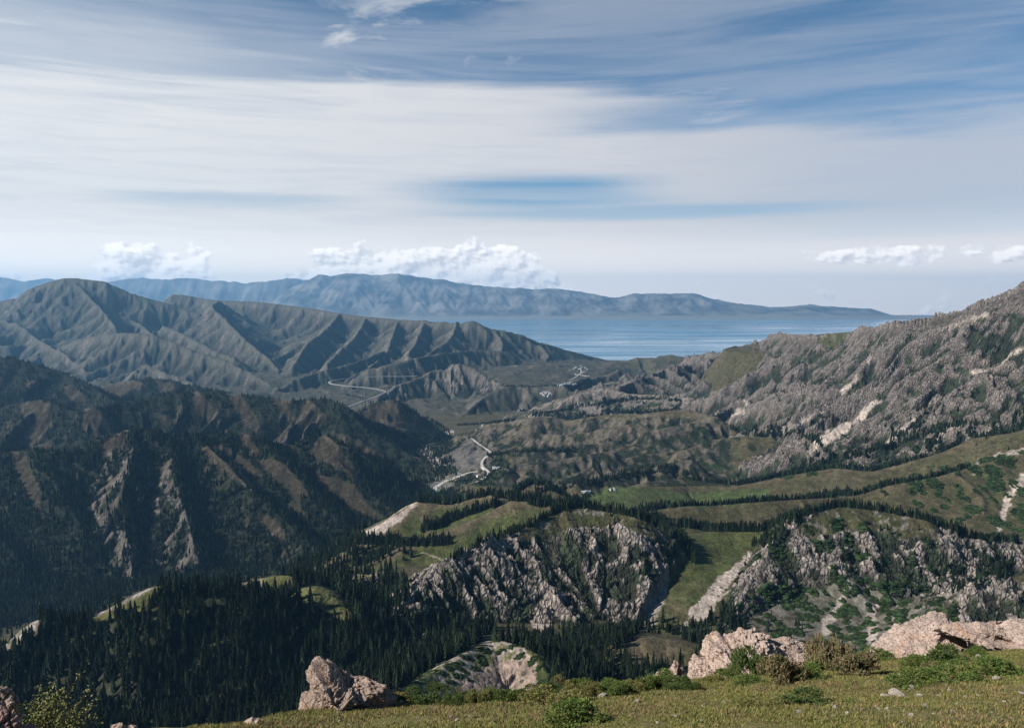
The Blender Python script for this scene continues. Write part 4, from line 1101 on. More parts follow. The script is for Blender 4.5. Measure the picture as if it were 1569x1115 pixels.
single = np.argsort(-score)[:300]
rest = np.ones(len(T), bool); rest[single] = False
Rt = T[rest]
nearp = [spruce(8, 5, s) for s in range(4)]; farp = [spruce(4, 4, 10 + s, .6, .17) for s in range(3)]
nm = Rt[:, 1] < 1450
v1, f1, c1 = many(Rt[nm], nearp, NEEDLE); v2, f2, c2 = many(Rt[~nm], farp, NEEDLE)
fo = bpy.data.objects.new('conifer_forest', tri_mesh('conifer_forest', np.concatenate([v1, v2]), np.concatenate([f1, f2 + len(v1)]), TREEMAT, np.concatenate([c1, c2])))
COL.objects.link(fo); fo['kind'] = 'stuff'; fo['label'] = 'dark spruce forest covering the valley sides and the folds of the hills'; 

# --- cushions of creeping juniper on the open slopes
def cushions():
    r = np.random.default_rng(3)
    rows, cs = np.where((MAT > .5) & (GY < 2100) & (SKYL <= RAT + 6 / GY))
    wgt = GY[rows, cs] ** 2; wgt = wgt * np.where(GY[rows, cs] < 900, 2.2, 1); k = r.choice(len(rows), min(9000, len(rows)), p=wgt / wgt.sum(), replace=False)
    a, b = rows[k], cs[k]
    q = np.stack([GX[a, b], GY[a, b], H[a, b] + .2, np.where(GY[a, b] < 900, r.uniform(.7, 1.5, len(k)), r.uniform(1.2, 2.6, len(k)))], -1).astype(float)
    pr = []
    for s in range(3):
        rr = np.random.default_rng(70 + s); v = [(0, 0, .8)]; f = []
        for ring, (rad, zz) in enumerate(((.7, .62), (1.25, .28), (1.5, -.3))):
            for i in range(9): v.append((rad * rr.uniform(.75, 1.2) * math.cos(i * .698 + ring * .3), rad * rr.uniform(.75, 1.2) * math.sin(i * .698 + ring * .3), zz * rr.uniform(.8, 1.25)))
        for i in range(9):
            j = (i + 1) % 9; f.append((0, 1 + i, 1 + j))
            for o in (1, 10): f += [(o + i, o + 9 + i, o + 9 + j), (o + i, o + 9 + j, o + j)]
        pr.append((np.array(v, F), np.array(f, np.int32)))
    v, f, c_ = many(q, pr, (.018, .030, .011))
    o = bpy.data.objects.new('juniper_scrub', tri_mesh('juniper_scrub', v, f, TREEMAT, c_)); COL.objects.link(o); o['kind'] = 'stuff'
    o['label'] = 'dark green patches of creeping juniper on the open hill slopes'
cushions()
crowns = []; 
for s in range(5):
    pv, pf = spruce(13, 7, 40 + s, .5, .15, .05)
    crowns.append(tri_mesh('crown', pv, pf, TREEMAT, np.array(NEEDLE) * (.8 + .12 * s)))
def trunk_mesh():
    v, f = [], []
    for z, r in ((-.05, .014), (.3, .011), (.7, .006), (.97, .001)):
        for k in range(6): v.append((r * math.cos(k * math.pi / 3), r * math.sin(k * math.pi / 3), z))
    for i in range(3):
        for k in range(6): f.append((i * 6 + k, i * 6 + (k + 1) % 6, i * 6 + 6 + (k + 1) % 6, i * 6 + 6 + k))
    return tri_mesh('trunk', np.array(v, F), np.array(f, np.int32), BARK, None, True)
TRUNK = trunk_mesh()
def tree_thing(x, y, z, h, label, group, wide=1.0):
    e = bpy.data.objects.new('spruce_tree', None); COL.objects.link(e)
    e.location = (x, y, z - .3); e.rotation_euler = (0, 0, rng.uniform(0, 6.28)); w = h * rng.uniform(.9, 1.25) * wide; e.scale = (w, w, h)
    e['label'] = label; e['category'] = 'tree'; e['group'] = group
    t = bpy.data.objects.new('trunk', TRUNK); COL.objects.link(t); t.parent = e
    c_ = bpy.data.objects.new('crown', crowns[rng.integers(0, 5)]); COL.objects.link(c_); c_.parent = e
    return e
for i in single:
    for (a, b), lb, gr in REGIONS:
        if a <= qx[i] < b:
            tree_thing(*T[i], lb, gr); break
# ---------------------------------------------------------------- roads, viaduct, houses
PAVE, pg, pb = material('pale_concrete'); pb.inputs['Base Color'].default_value = (.20, .20, .195, 1)
PIERM, _, pb2 = material('grey_concrete'); pb2.inputs['Base Color'].default_value = (.09, .09, .09, 1)
ROADM, rg, rb = material('road_surface')
rpos = rg.new('ShaderNodeNewGeometry').outputs['Position']
rg.put(rb.inputs['Base Color'], rg.mix(rg.step(rg.noise(rpos, .03, 4.0, .6), .35, .65), (.30, .285, .265), (.40, .38, .35)))
def road(p, hz, n, width):
    V = []
    for s_, dz in ((-.62, -6), (-.5, .6), (.5, .6), (.62, -6)):
        V.append(np.stack([p[:, 0] + n[:, 0] * width * s_, p[:, 1] + n[:, 1] * width * s_, hz + dz], -1))
    V = np.stack(V, 1); m = len(p)
    i = np.arange(m * 4).reshape(m, 4)
    f = np.stack([i[:-1, :-1], i[1:, :-1], i[1:, 1:], i[:-1, 1:]], -1).reshape(-1, 4)
    o = bpy.data.objects.new('road', tri_mesh('road', V.reshape(-1, 3), f, ROADM)); COL.objects.link(o); o['kind'] = 'structure'
for q in BENCHES: road(*q)

def box(v, f, c, s, rz=0.0):
    o = len(v); ca, sa = math.cos(rz), math.sin(rz)
    for z in (-.5, .5):
        for y in (-.5, .5):
            for x in (-.5, .5):
                X, Y = x * s[0], y * s[1]
                v.append((c[0] + X * ca - Y * sa, c[1] + X * sa + Y * ca, c[2] + z * s[2]))
    for q in ((0, 2, 3, 1), (4, 5, 7, 6), (0, 1, 5, 4), (2, 6, 7, 3), (0, 4, 6, 2), (1, 3, 7, 5)): f.append(tuple(o + k for k in q))

def viaduct():
    top = [P(640, 576, 5650), P(608, 576.5, 5640), P(575, 576.5, 5630), P(546, 578, 5610), P(520, 581, 5560), P(505, 584.5, 5480), P(509, 588, 5390), P(530, 591, 5310), P(560, 593.5, 5260), P(580, 596.5, 5210), P(590, 600.5, 5120), P(573, 608, 4960), P(541, 620, 4760), P(520, 628, 4640)]
    p = catmull(top, 10)
    d = np.gradient(p[:, :2], axis=0); d /= np.linalg.norm(d, axis=1)[:, None]; n = np.stack([-d[:, 1], d[:, 0]], -1)
    e = bpy.data.objects.new('road_viaduct', None); COL.objects.link(e); e.location = p[0]
    e['label'] = 'long curving motorway viaduct with tall pylons in the far valley'; e['category'] = 'viaduct'
    def put(nm, v, f):
        o = bpy.data.objects.new(nm, tri_mesh(nm, np.array(v, F) - p[0].astype(F), np.array(f, np.int32), PAVE if nm == 'deck' else PIERM)); COL.objects.link(o); o.parent = e
    W = 16.0; prof = [(-.5, 1.2), (-.5, -3), (.5, -3), (.5, 1.2), (.47, 1.2), (.47, 0), (-.47, 0), (-.47, 1.2)]
    V = np.stack([np.stack([p[:, 0] + n[:, 0] * W * s, p[:, 1] + n[:, 1] * W * s, p[:, 2] + dz], -1) for s, dz in prof], 1)
    m, k = V.shape[:2]; i = np.arange(m * k).reshape(m, k); j = np.roll(i, -1, 1)
    put('deck', V.reshape(-1, 3), np.stack([i[:-1], i[1:], j[1:], j[:-1]], -1).reshape(-1, 4))
    acc = 0; last = 0
    for q in range(1, m):
        acc += np.hypot(*(p[q, :2] - p[q - 1, :2]))
        if acc - last > 95:
            last = acc; g_ = float(sample(p[q, 0], p[q, 1]))
            if g_ < p[q, 2] - 8:
                v, f = [], []; box(v, f, (p[q, 0], p[q, 1], (g_ - 6 + p[q, 2] - 3) / 2), (4.0, 2.4, p[q, 2] - 3 - g_ + 6), math.atan2(n[q, 1], n[q, 0])); put('pier', v, f)
    for q in (104, 115):
        rz = math.atan2(n[q, 1], n[q, 0]); g_ = float(sample(p[q, 0], p[q, 1])); t = p[q, 2] + 50
        v, f = [], []
        for s in (-1, 1): box(v, f, (p[q, 0] + n[q, 0] * 11 * s, p[q, 1] + n[q, 1] * 11 * s, (g_ - 10 + t) / 2), (3.2, 4, t - g_ + 10), rz)
        for zz in (p[q, 2] - 6, p[q, 2] + 30, t - 5): box(v, f, (p[q, 0], p[q, 1], zz), (18.6, 3, 3.5), rz)
        put('pylon', v, f)
viaduct()

WHITE, _, wb = material('whitewash'); wb.inputs['Base Color'].default_value = (.55, .54, .51, 1)
ROOFM, _, rb2 = material('sheet_roof'); rb2.inputs['Base Color'].default_value = (.30, .33, .37, 1)
def house(px, py, L, Wd, Hh, rz, label, group):
    q = hit(px, py)
    if q is None: return
    z = float(sample(q[0], q[1])); e = bpy.data.objects.new('white_building', None); COL.objects.link(e); e.location = (q[0], q[1], z)
    e.rotation_euler = (0, 0, rz); e['label'] = label; e['category'] = 'building'; e['group'] = group
    v, f = [], []; box(v, f, (0, 0, Hh / 2 - 1.5), (L, Wd, Hh + 3))
    r_, s_ = [], []
    for x in (-.53, .53):
        r_ += [(L * x, -Wd * .56, Hh - .1), (L * x, 0, Hh + Wd * .28), (L * x, Wd * .56, Hh - .1)]
    s_ = [(0, 3, 4, 1), (1, 4, 5, 2), (0, 2, 5, 3)]
    for nm, me in (('wall', tri_mesh('wall', np.array(v, F), np.array(f, np.int32), WHITE)), ('roof', tri_mesh('roof', np.array(r_, F), np.array(s_, np.int32), ROOFM))):
        o = bpy.data.objects.new(nm, me); COL.objects.link(o); o.parent = e
for i, (px, py) in enumerate([(856, 590.5), (862, 589.5), (868, 588.5), (874, 587), (880, 588.5), (870, 590), (877, 589.5), (860, 591.5)]):
    house(px, py, 18 + i % 3 * 6, 9, 5, .2 * (i % 3), 'white low building in the cluster on the flat of the far pass', 'white buildings on the flat of the pass')
for i, (px, py) in enumerate([(882, 563), (890, 561), (897, 564), (900, 566), (887, 566), (894, 571), (880, 565)]):
    house(px, py, 16 + i % 2 * 6, 9, 5, .3 * (i % 4), 'white building beside the highest road near the lake', 'white buildings by the highest road')
for i, (px, py) in enumerate([(829, 603), (834, 605), (840, 607), (836, 602), (842, 604)]):
    house(px, py, 16, 8, 4.5, .4 * (i % 3), 'small white house in the rows below the pass', 'small white houses in rows below the pass')
for i, (px, py) in enumerate([(757, 717), (764, 717.5), (733, 729)]):
    house(px, py, 13, 8, 4, .4 * i, 'small white house among the dark plantations by the switchback road', 'white houses by the switchback road')
for i, (px, py) in enumerate([(893, 754), (898, 753.5), (903, 753.5), (935, 750), (941, 749.5)]):
    house(px, py, 8, 6, 3, .4 * i, 'tiny white hut on the green valley meadow', 'white huts on the green meadow')

def mast():
    q = hit(911, 551); z = float(sample(q[0], q[1])); e = bpy.data.objects.new('lattice_mast', None); COL.objects.link(e); e.location = (q[0], q[1], z)
    e['label'] = 'thin lattice mast on the low shoulder before the lake'; e['category'] = 'mast'
    v, f = [], []; h = 46.0
    for sx, sy in ((-1, -1), (1, -1), (1, 1), (-1, 1)):
        o = len(v)
        for zz, r_ in ((-3, 4.0), (h, .9)):
            for a, b in ((-.45, -.45), (.45, -.45), (.45, .45), (-.45, .45)): v.append((sx * r_ + a, sy * r_ + b, zz))
        for k in range(4): f.append((o + k, o + (k + 1) % 4, o + 4 + (k + 1) % 4, o + 4 + k))
    for k in range(6):
        zz = h * (k + .5) / 6; r_ = 4.0 + (.9 - 4.0) * (zz + 3) / (h + 3)
        for s in (-1, 1): box(v, f, (0, s * r_, zz), (2 * r_, .5, .5)); box(v, f, (s * r_, 0, zz), (.5, 2 * r_, .5))
    o = bpy.data.objects.new('lattice', tri_mesh('lattice', np.array(v, F), np.array(f, np.int32), PAVE)); COL.objects.link(o); o.parent = e
mast()

# ---------------------------------------------------------------- the meadow at the camera
def meadow_z(x, y):
    x = np.asarray(x, F); y = np.asarray(y, F)
    z = -3.6 - .40 * y + .05 * x
    z = np.where(y < 6, z + .40 * (y - 6) * .6, z)
    n = fbm(x / 7.0, y / 7.0, 3, .5, 201) * .22 + fbm(x / 1.6, y / 1.6, 3, .5, 203) * .07 + fbm(x / .45, y / .45, 2, .5, 204) * .025
    u = x / np.maximum(y, 1)
    ye = edge_y(u) + fbm(x / 3.0, y * 0, 2, .5, 207) * .8
    d = np.maximum(y - ye, 0)
    return z + n - .95 * (np.sqrt(d * d + 9) - 3)
_ep = np.linspace(-300, 1900, 120)
_er = ratio(np.interp(_ep, EDGE[:, 0], EDGE[:, 1]))
_eu = (_ep - 784.5) / FPX * (CP - _er * SP)
_ey = 3.6 / np.maximum(-_er - .4 + .05 * _eu, .04)
_ey = np.clip(_ey, 18, 48)
def edge_y(u): return np.interp(u, _eu, _ey).astype(F)

mx, my = np.meshgrid(np.arange(-46, 70, .16), np.r_[np.arange(-24, 16, .8), np.arange(16, 52, .12), np.arange(52, 74, .5)])
mx = mx.astype(F); my = my.astype(F); mz = meadow_z(mx, my)

def meadow_material():
    m, gg, b = material('meadow_turf')
    pos = gg.new('ShaderNodeNewGeometry').outputs['Position']
    a = gg.noise(pos, .35, 5.0, .6); c_ = gg.noise(pos, 2.2, 5.0, .7); d = gg.noise(pos, 9.0, 4.0, .7)
    cc = gg.mix(gg.step(a, .35, .65), (.095, .100, .028), (.165, .135, .050))
    cc = gg.mix(gg.step(c_, .50, .72), cc, (.110, .072, .042))
    cc = gg.mix(gg.step(c_, .42, .28), cc, (.065, .092, .022))
    soil = gg.mul(gg.step(gg.noise(pos, .16, 4.0, .65), .50, .62), gg.step(c_, .40, .55))
    cc = gg.mix(gg.mul(soil, .85), cc, (.135, .090, .058))
    k = gg.step(d, .25, .75, .45, 1.5)
    gg.put(b.inputs['Base Color'], gg.mix(1.0, cc, gg.xyz(k, k, k), 'MULTIPLY'))
    bp = gg.new('ShaderNodeBump'); bp.inputs['Strength'].default_value = .8; bp.inputs['Distance'].default_value = .06
    gg.put(bp.inputs['Height'], gg.add(d, gg.mul(c_, .7))); gg.put(b.inputs['Normal'], bp.outputs[0])
    return m
meadow = grid_mesh('meadow_ground', mx, my, mz, None, meadow_material())

def on_meadow(px, py):
    """the point of the meadow that the photograph shows at (px, py)"""
    r = float(ratio(py)); u = (px - 784.5) / FPX * (CP - r * SP)
    ys = np.linspace(12, 60, 900)
    zz = meadow_z(u * ys, ys) - r * ys
    k = np.argmax(zz >= 0) if (zz >= 0).any() else -1
    below = zz < 0
    # nearest crossing from above to below the ray
    s_ = np.where((~below[1:]) & below[:-1])[0]
    k = s_[0] + 1 if len(s_) else int(np.argmax(zz))
    return np.array([u * ys[k], ys[k], float(meadow_z(u * ys[k], ys[k]))])

# --- grass: tufts of blades, nobody could count them
def tufts(n, seed):
    r = np.random.default_rng(seed)
    y = np.sqrt(r.uniform(19 ** 2, 52 ** 2, n)); x = r.uniform(-.42, .70, n) * y
    z = meadow_z(x, y)
    px, py = proj(x, y, z)
    ok = (py < 1135) & (py > 960) & (px > 240) & (px < 1640) & (y < edge_y(x / y) + 4)
    dn = fbm((x / 2.5).astype(F), (y / 2.5).astype(F), 3, .5, 301)
    ok &= dn + r.normal(0, .25, n) > -.12
    x, y, z, dn = x[ok], y[ok], z[ok], dn[ok]; n = len(x)
    B = 5
    V = np.zeros((n, B, 3, 3), F)
    hgt = r.uniform(.03, .10, (n, B)) * (1 + .5 * dn[:, None]); a = r.uniform(0, 6.28, (n, B)); lean = r.uniform(.2, 1.1, (n, B)) * hgt
    ox, oy = r.normal(0, .05, (n, B)), r.normal(0, .05, (n, B)); w = r.uniform(.008, .02, (n, B))
    bx, by, bz = x[:, None] + ox, y[:, None] + oy, z[:, None] - .01
    V[..., 0, 0] = bx - np.sin(a) * w; V[..., 0, 1] = by + np.cos(a) * w; V[..., 0, 2] = bz
    V[..., 1, 0] = bx + np.sin(a) * w; V[..., 1, 1] = by - np.cos(a) * w; V[..., 1, 2] = bz
    V[..., 2, 0] = bx + np.cos(a) * lean; V[..., 2, 1] = by + np.sin(a) * lean; V[..., 2, 2] = bz + hgt
    pal = np.array([(.130, .122, .036), (.088, .104, .026), (.185, .150, .062), (.150, .100, .055), (.070, .088, .024)], F)
    big = fbm((x / 5).astype(F), (y / 5).astype(F), 3, .5, 305)
    p = np.clip((r.normal(1.6, 1.1, n) + big * 3).round().astype(int), 0, 4)
    cc = pal[p] * r.uniform(.7, 1.35, (n, 1))
    return V.reshape(-1, 3), np.arange(n * B * 3).reshape(-1, 3), np.repeat(cc, B * 3, 0)
gm, gg, gb = material('grass_blades')
gat = gg.new('ShaderNodeVertexColor', layer_name='tint'); gg.put(gb.inputs['Base Color'], gat.outputs['Color'])
v, f, c_ = tufts(230000, 5)
gr = bpy.data.objects.new('grass', tri_mesh('grass', v, f, gm, c_)); COL.objects.link(gr); gr['kind'] = 'stuff'

# --- rocks
def rock_material(name, base, dark, stain, s=1.0):
    m, gg, b = material(name)
    pos = gg.new('ShaderNodeNewGeometry').outputs['Position']
    a = gg.noise(pos, .9 * s, 6.0, .65); c_ = gg.noise(pos, 4.0 * s, 6.0, .7); v1 = gg.voronoi(pos, 2.6 * s, 'DISTANCE_TO_EDGE')
    cc = gg.mix(gg.step(a, .35, .68), base, tuple(x * .72 for x in base))
    cc = gg.mix(gg.mul(gg.step(c_, .52, .70), .8), cc, dark)
    st = gg.noise(pos, .5 * s, 4.0, .6, 1.0)
    cc = gg.mix(gg.mul(gg.step(st, .56, .70), .55), cc, stain)
    cc = gg.mix(gg.mul(gg.mul(gg.step(v1, .03, .0), gg.step(a, .45, .6)), .5), cc, dark)
    lich = gg.step(gg.noise(pos, 7.0 * s, 3.0, .6), .62, .70)
    cc = gg.mix(gg.mul(lich, .5), cc, (.30, .29, .24))
    gg.put(b.inputs['Base Color'], cc)
    bp = gg.new('ShaderNodeBump'); bp.inputs['Strength'].default_value = 1.0; bp.inputs['Distance'].default_value = .30 / s
    gg.put(bp.inputs['Height'], gg.add(gg.add(c_, gg.mul(a, .8)), gg.mul(gg.step(v1, 0.0, .06), .18))); gg.put(b.inputs['Normal'], bp.outputs[0])
    return m
PINK = rock_material('pink_limestone', (.55, .42, .35), (.20, .145, .12), (.45, .27, .17))
BROWN = rock_material('brown_limestone', (.46, .345, .28), (.15, .11, .09), (.34, .20, .12))
PALE = rock_material('pale_stone', (.36, .315, .27), (.18, .155, .13), (.36, .30, .24), 3.0)
RED = rock_material('reddish_stone', (.42, .28, .24), (.14, .09, .08), (.36, .06, .05), 1.5)

def noise3(p, s, octv, seed, ridged=False):
    x, y, z = p[:, 0] / s, p[:, 1] / s, p[:, 2] / s
    return (fbm(x + z * .37, y - z * .21, octv, .55, seed, ridged) + fbm(y + x * .29, z + x * .13, octv, .55, seed + 3, ridged) + fbm(z - y * .31, x + y * .17, octv, .55, seed + 7, ridged)) / 3 * 1.5

def outcrop(name, outline, Y, thick, mat, label, seed, rough=.35, block=.9, sink=.6, lean=0.0, cat='rock'):
    """a rock with the outline the photograph shows, its own depth, and broken faces"""
    o = np.array([P(px, py, Y) for px, py in outline])
    cen = o.mean(0); cen[2] = o[:, 2].min() * .62 + o[:, 2].max() * .38
    # dense closed outline
    seg = np.linalg.norm(np.diff(np.vstack([o, o[:1]]), axis=0), axis=1); cum = np.r_[0, np.cumsum(seg)]
    NT, NP = 420, 90
    t = np.linspace(0, cum[-1], NT, endpoint=False)
    oc = np.vstack([o, o[:1]])
    ring = np.stack([np.interp(t, cum, oc[:, k]) for k in range(3)], -1)
    low = ring[:, 2] < cen[2]
    ring[:, 2] -= np.where(low, sink * (cen[2] - ring[:, 2]) / max(cen[2] - ring[:, 2].min(), .1), 0)
    V = []
    rho = np.sin(np.linspace(0, math.pi / 2, NP))
    for side in (-1, 1):
        for r_ in (rho if side < 0 else rho[-2::-1]):
            q = cen + (ring - cen) * r_
            dep = side * thick * (1 - r_ ** 2.6) ** .6
            q = q.copy(); q[:, 2] -= np.maximum(dep, 0) * .47; q[:, 1] += dep * (.75 + .25 * np.sin(np.arange(NT) / NT * 6.28 * 2 + seed)); q[:, 1] += lean * (q[:, 2] - cen[2])
            V.append(q)
    V = np.array(V); nr = len(V); v = V.reshape(-1, 3)
    i = np.arange(nr * NT).reshape(nr, NT); j = np.roll(i, -1, 1)
    f = np.stack([i[:-1], j[:-1], j[1:], i[1:]], -1).reshape(-1, 4)
    # outward direction: away from the middle line
    d = v - cen; d[:, 2] *= .6; d /= np.linalg.norm(d, axis=1)[:, None] + 1e-6
    tw = v + np.stack([noise3(v, 1.6, 3, seed + 1), noise3(v, 1.6, 3, seed + 2), noise3(v, 1.6, 3, seed + 3)], -1) * .5
    c1, c2, cv = cells((tw[:, 0] + tw[:, 1] * .45) / block, (tw[:, 2] * 1.15 + tw[:, 0] * .45 - tw[:, 1] * .25) / block, seed)
    e1, e2, ev = cells((tw[:, 0] * 1.1 - tw[:, 1] * .5) / (block * .33), (tw[:, 2] * 1.3 - tw[:, 0] * .35) / (block * .33), seed + 9)
    hgt = (cv - .5) * sstep(c2 - c1, 0, .12) * 1.25 - (1 - sstep(c2 - c1, 0, .06)) * .22 + ((ev - .5) * sstep(e2 - e1, 0, .25)) * .42 + noise3(v, .7, 4, seed + 5, True) * .45 + noise3(v, .22, 3, seed + 6, True) * .22 - .25
    hgt = hgt - np.percentile(hgt, 82)
    v = v + d * (hgt * rough)[:, None]
    base = v.mean(0)
    ob = bpy.data.objects.new(name, tri_mesh(name, v - cen, f, mat, None, False))
    ob.location = cen; COL.objects.link(ob)
    ob['label'] = label; ob['category'] = cat
    return ob

outcrop('boulder', [(455, 1100), (462, 1082), (468, 1060), (475, 1040), (480, 1018), (487, 1008), (497, 1005), (508, 1010), (516, 1016), (527, 1022), (536, 1030), (545, 1032), (556, 1029), (568, 1034), (580, 1042), (592, 1047), (604, 1056), (616, 1066), (606, 1082), (560, 1096), (510, 1102)], 31, 2.0, BROWN, 'tall brown cracked boulder rising at the left end of the meadow edge', 3, .42, 1.0, .4)
outcrop('rock_outcrop', [(1049, 1050), (1052, 1028), (1056, 1008), (1062, 1000), (1070, 1006), (1078, 1004), (1080, 990), (1084, 974), (1090, 967), (1100, 968), (1110, 974), (1122, 969), (1138, 964), (1152, 961), (1166, 963), (1180, 966), (1196, 971), (1214, 975), (1230, 984), (1246, 994), (1256, 1006), (1230, 1034), (1150, 1050), (1090, 1054)], 41, 3.2, PINK, 'pink limestone outcrop with a blunt knob at its left end, behind round bushes', 11, .5, 1.1, .5)
outcrop('rock_outcrop', [(1300, 1014), (1312, 1004), (1326, 994), (1344, 986), (1360, 977), (1380, 969), (1400, 964), (1420, 961), (1440, 957), (1456, 953), (1472, 955), (1484, 966), (1488, 984), (1480, 1000), (1440, 1014), (1380, 1018)], 46, 2.6, PINK, 'long sloping pink limestone slab left of the overhanging ledge at the right edge', 23, .40, 1.2, .5, 1.3)
outcrop('rock_outcrop', [(1436, 962), (1448, 953), (1466, 950), (1486, 947), (1508, 949), (1530, 950), (1552, 946), (1590, 948), (1640, 955), (1640, 984), (1590, 978), (1556, 976), (1530, 974), (1506, 975), (1486, 972), (1460, 974)], 45.2, 2.6, PINK, 'overhanging pink limestone ledge with dark shade beneath it at the right edge', 29, .40, 1.0, .0, -.2)
outcrop('boulder', [(1466, 972), (1500, 966), (1560, 968), (1640, 970), (1640, 1030), (1560, 1026), (1490, 1022), (1470, 1010)], 49.5, 1.6, BROWN, 'shaded brown rock wall in the hollow under the overhanging ledge', 33, .35, 1.0, .5)
outcrop('boulder', [(975, 1052), (982, 1040), (992, 1033), (1004, 1029), (1018, 1026), (1026, 1030), (1030, 1044), (1010, 1056)], 38, .8, PINK, 'small pale rock poking out of shrubs left of the knobbed pink outcrop', 31, .22, .6, .3)
outcrop('boulder', [(1026, 1042), (1028, 1020), (1033, 1013), (1042, 1013), (1049, 1018), (1052, 1040)], 39, .6, BROWN, 'small squarish brown rock beside the left foot of the knobbed outcrop', 37, .2, .6, .3)
outcrop('boulder', [(-40, 1130), (-40, 1052), (-15, 1046), (4, 1049), (16, 1057), (24, 1068), (26, 1084), (14, 1130)], 22, .9, BROWN, 'greyish rock behind the leafy bush at the left edge', 41, .22, .5, .5)
outcrop('boulder', [(-40, 1150), (-36, 1072), (-10, 1070), (8, 1080), (22, 1086), (34, 1096), (46, 1108), (54, 1150)], 19, .9, RED, 'pinkish rock with red blotches in the bottom left corner', 43, .22, .5, .5)
outcrop('boulder', [(372, 1118), (376, 1103), (386, 1097), (398, 1098), (406, 1106), (408, 1118)], 27, .4, PINK, 'small pinkish rock on the meadow edge left of the tall boulder', 47, .12, .4, .2)
outcrop('boulder', [(160, 1135), (166, 1112), (186, 1106), (204, 1112), (214, 1135)], 23, .5, BROWN, 'low rock at the bottom edge right of the leafy bush', 53, .14, .4, .3)

def stone_meshes():
    out = []
    for s in range(6):
        r = np.random.default_rng(90 + s)
        import bmesh
        bm = bmesh.new(); bmesh.ops.create_icosphere(bm, subdivisions=3, radius=1.0)
        v = np.array([q.co[:] for q in bm.verts], F)
        for k in range(11):                                          # broken faces
            n = r.normal(size=3); n /= np.linalg.norm(n); dd = r.uniform(.45, .85)
            over = v @ n - dd
            v -= np.where(over > 0, over, 0)[:, None] * n[None] * .93
        v = v * np.array([1.0, r.uniform(.6, .9), r.uniform(.45, .75)])
        v += v * (noise3(v, .5, 3, 60 + s) * .08)[:, None]
        for q, w in zip(bm.verts, v): q.co = w
        me = bpy.data.meshes.new('stone'); bm.to_mesh(me); bm.free()
        me.materials.append(PALE); out.append(me)
    return out
STONES = stone_meshes()
def stone(px, py, wpx, label, group=None, k=None):
    p = on_meadow(px, py); w = wpx / FPX * p[1] * .58
    k = rng.integers(0, 6) if k is None else k
    o = bpy.data.objects.new('stone', STONES[k]); COL.objects.link(o)
    o.location = p + np.array([0, 0, w * .12]); o.rotation_euler = (rng.normal(0, .25), rng.normal(0, .25), rng.uniform(0, 6.28)); o.scale = (w, w, w)
    o['label'] = label; o['category'] = 'stone'
    if group: o['group'] = group
for px, py, w, lb in [(1358, 1067, 16, 'rounded pale stone, left of two touching near the long green juniper'), (1374, 1065, 24, 'larger pale stone, right of two touching near the long green juniper'),
                      (1397, 1056, 16, 'flat pale stone at the near edge of the long green juniper'), (1418, 1082, 14, 'upright white wedge stone on bare turf below the long juniper'),
                      (1527, 1041, 15, 'white stone below the right end of the long green juniper'), (700, 1104, 11, 'white stone near the bottom edge, left of the round bush'),
                      (870, 1112, 14, 'pinkish white stone just below the round green bush'), (923, 1067, 16, 'broad pale stone on the meadow edge behind the round bush'),
                      (1223, 1092, 15, 'pale pointed stone below the low dark juniper'), (1503, 1008, 14, 'pale stone on the turf under the overhanging ledge'),
                      (1381, 1036, 10, 'tall small pale stone standing on the grass above the long juniper'), (1279, 1085, 14, 'flat whitish stone beside the right end of the low juniper')]:
    stone(px, py, w, lb)
LOT = 'pale stones scattered over the meadow'
for px, py, w in [(1395, 1095, 11), (1360, 1088, 12), (1347, 1086, 9), (1298, 1093, 9), (1278, 1098, 12), (1460, 1090, 9), (1465, 1079, 8), (1440, 1066, 10), (1410, 1066, 14), (1455, 1058, 9), (1565, 1062, 11), (1430, 1093, 6), (1480, 1068, 9), (1500, 1066, 8),
                   (1120, 1075, 6), (1077, 1084, 8), (1133, 1096, 8), (1035, 1098, 11), (1076, 1104, 8), (1008, 1108, 8), (1108, 1076, 7), (1040, 1095, 6), (1183, 1064, 8), (960, 1078, 8), (976, 1075, 11), (1200, 1080, 9), (1156, 1091, 6), (960, 1108, 7), (720, 1098, 10), (722, 1108, 7), (690, 1099, 10), (615, 1077, 12), (598, 1078, 12), (735, 1096, 6), (540, 1100, 7),
                   (536, 1111, 9), (520, 1105, 7), (1260, 1105, 7), (1330, 1106, 8), (1383, 1107, 6), (1520, 1092, 7), (1540, 1075, 7), (1550, 1100, 6), (1312, 1074, 8), (1320, 1086, 6), (1160, 1046, 6), (1186, 1066, 6), (1235, 1052, 5), (640, 1100, 6), (780, 1100, 6), (830, 1082, 6), (1095, 1063, 6), (1020, 1068, 5)]:
    stone(px, py, w * .9, 'tiny pale stone, one of the many small ones scattered over the turf', LOT)

# --- shrubs
SHRUBM, sg, sb = material('shrub_leaves')
sat = sg.new('ShaderNodeVertexColor', layer_name='tint'); sg.put(sb.inputs['Base Color'], sat.outputs['Color'])
TWIG, _, tb = material('twigs'); tb.inputs['Base Color'].default_value = (.06, .042, .03, 1)

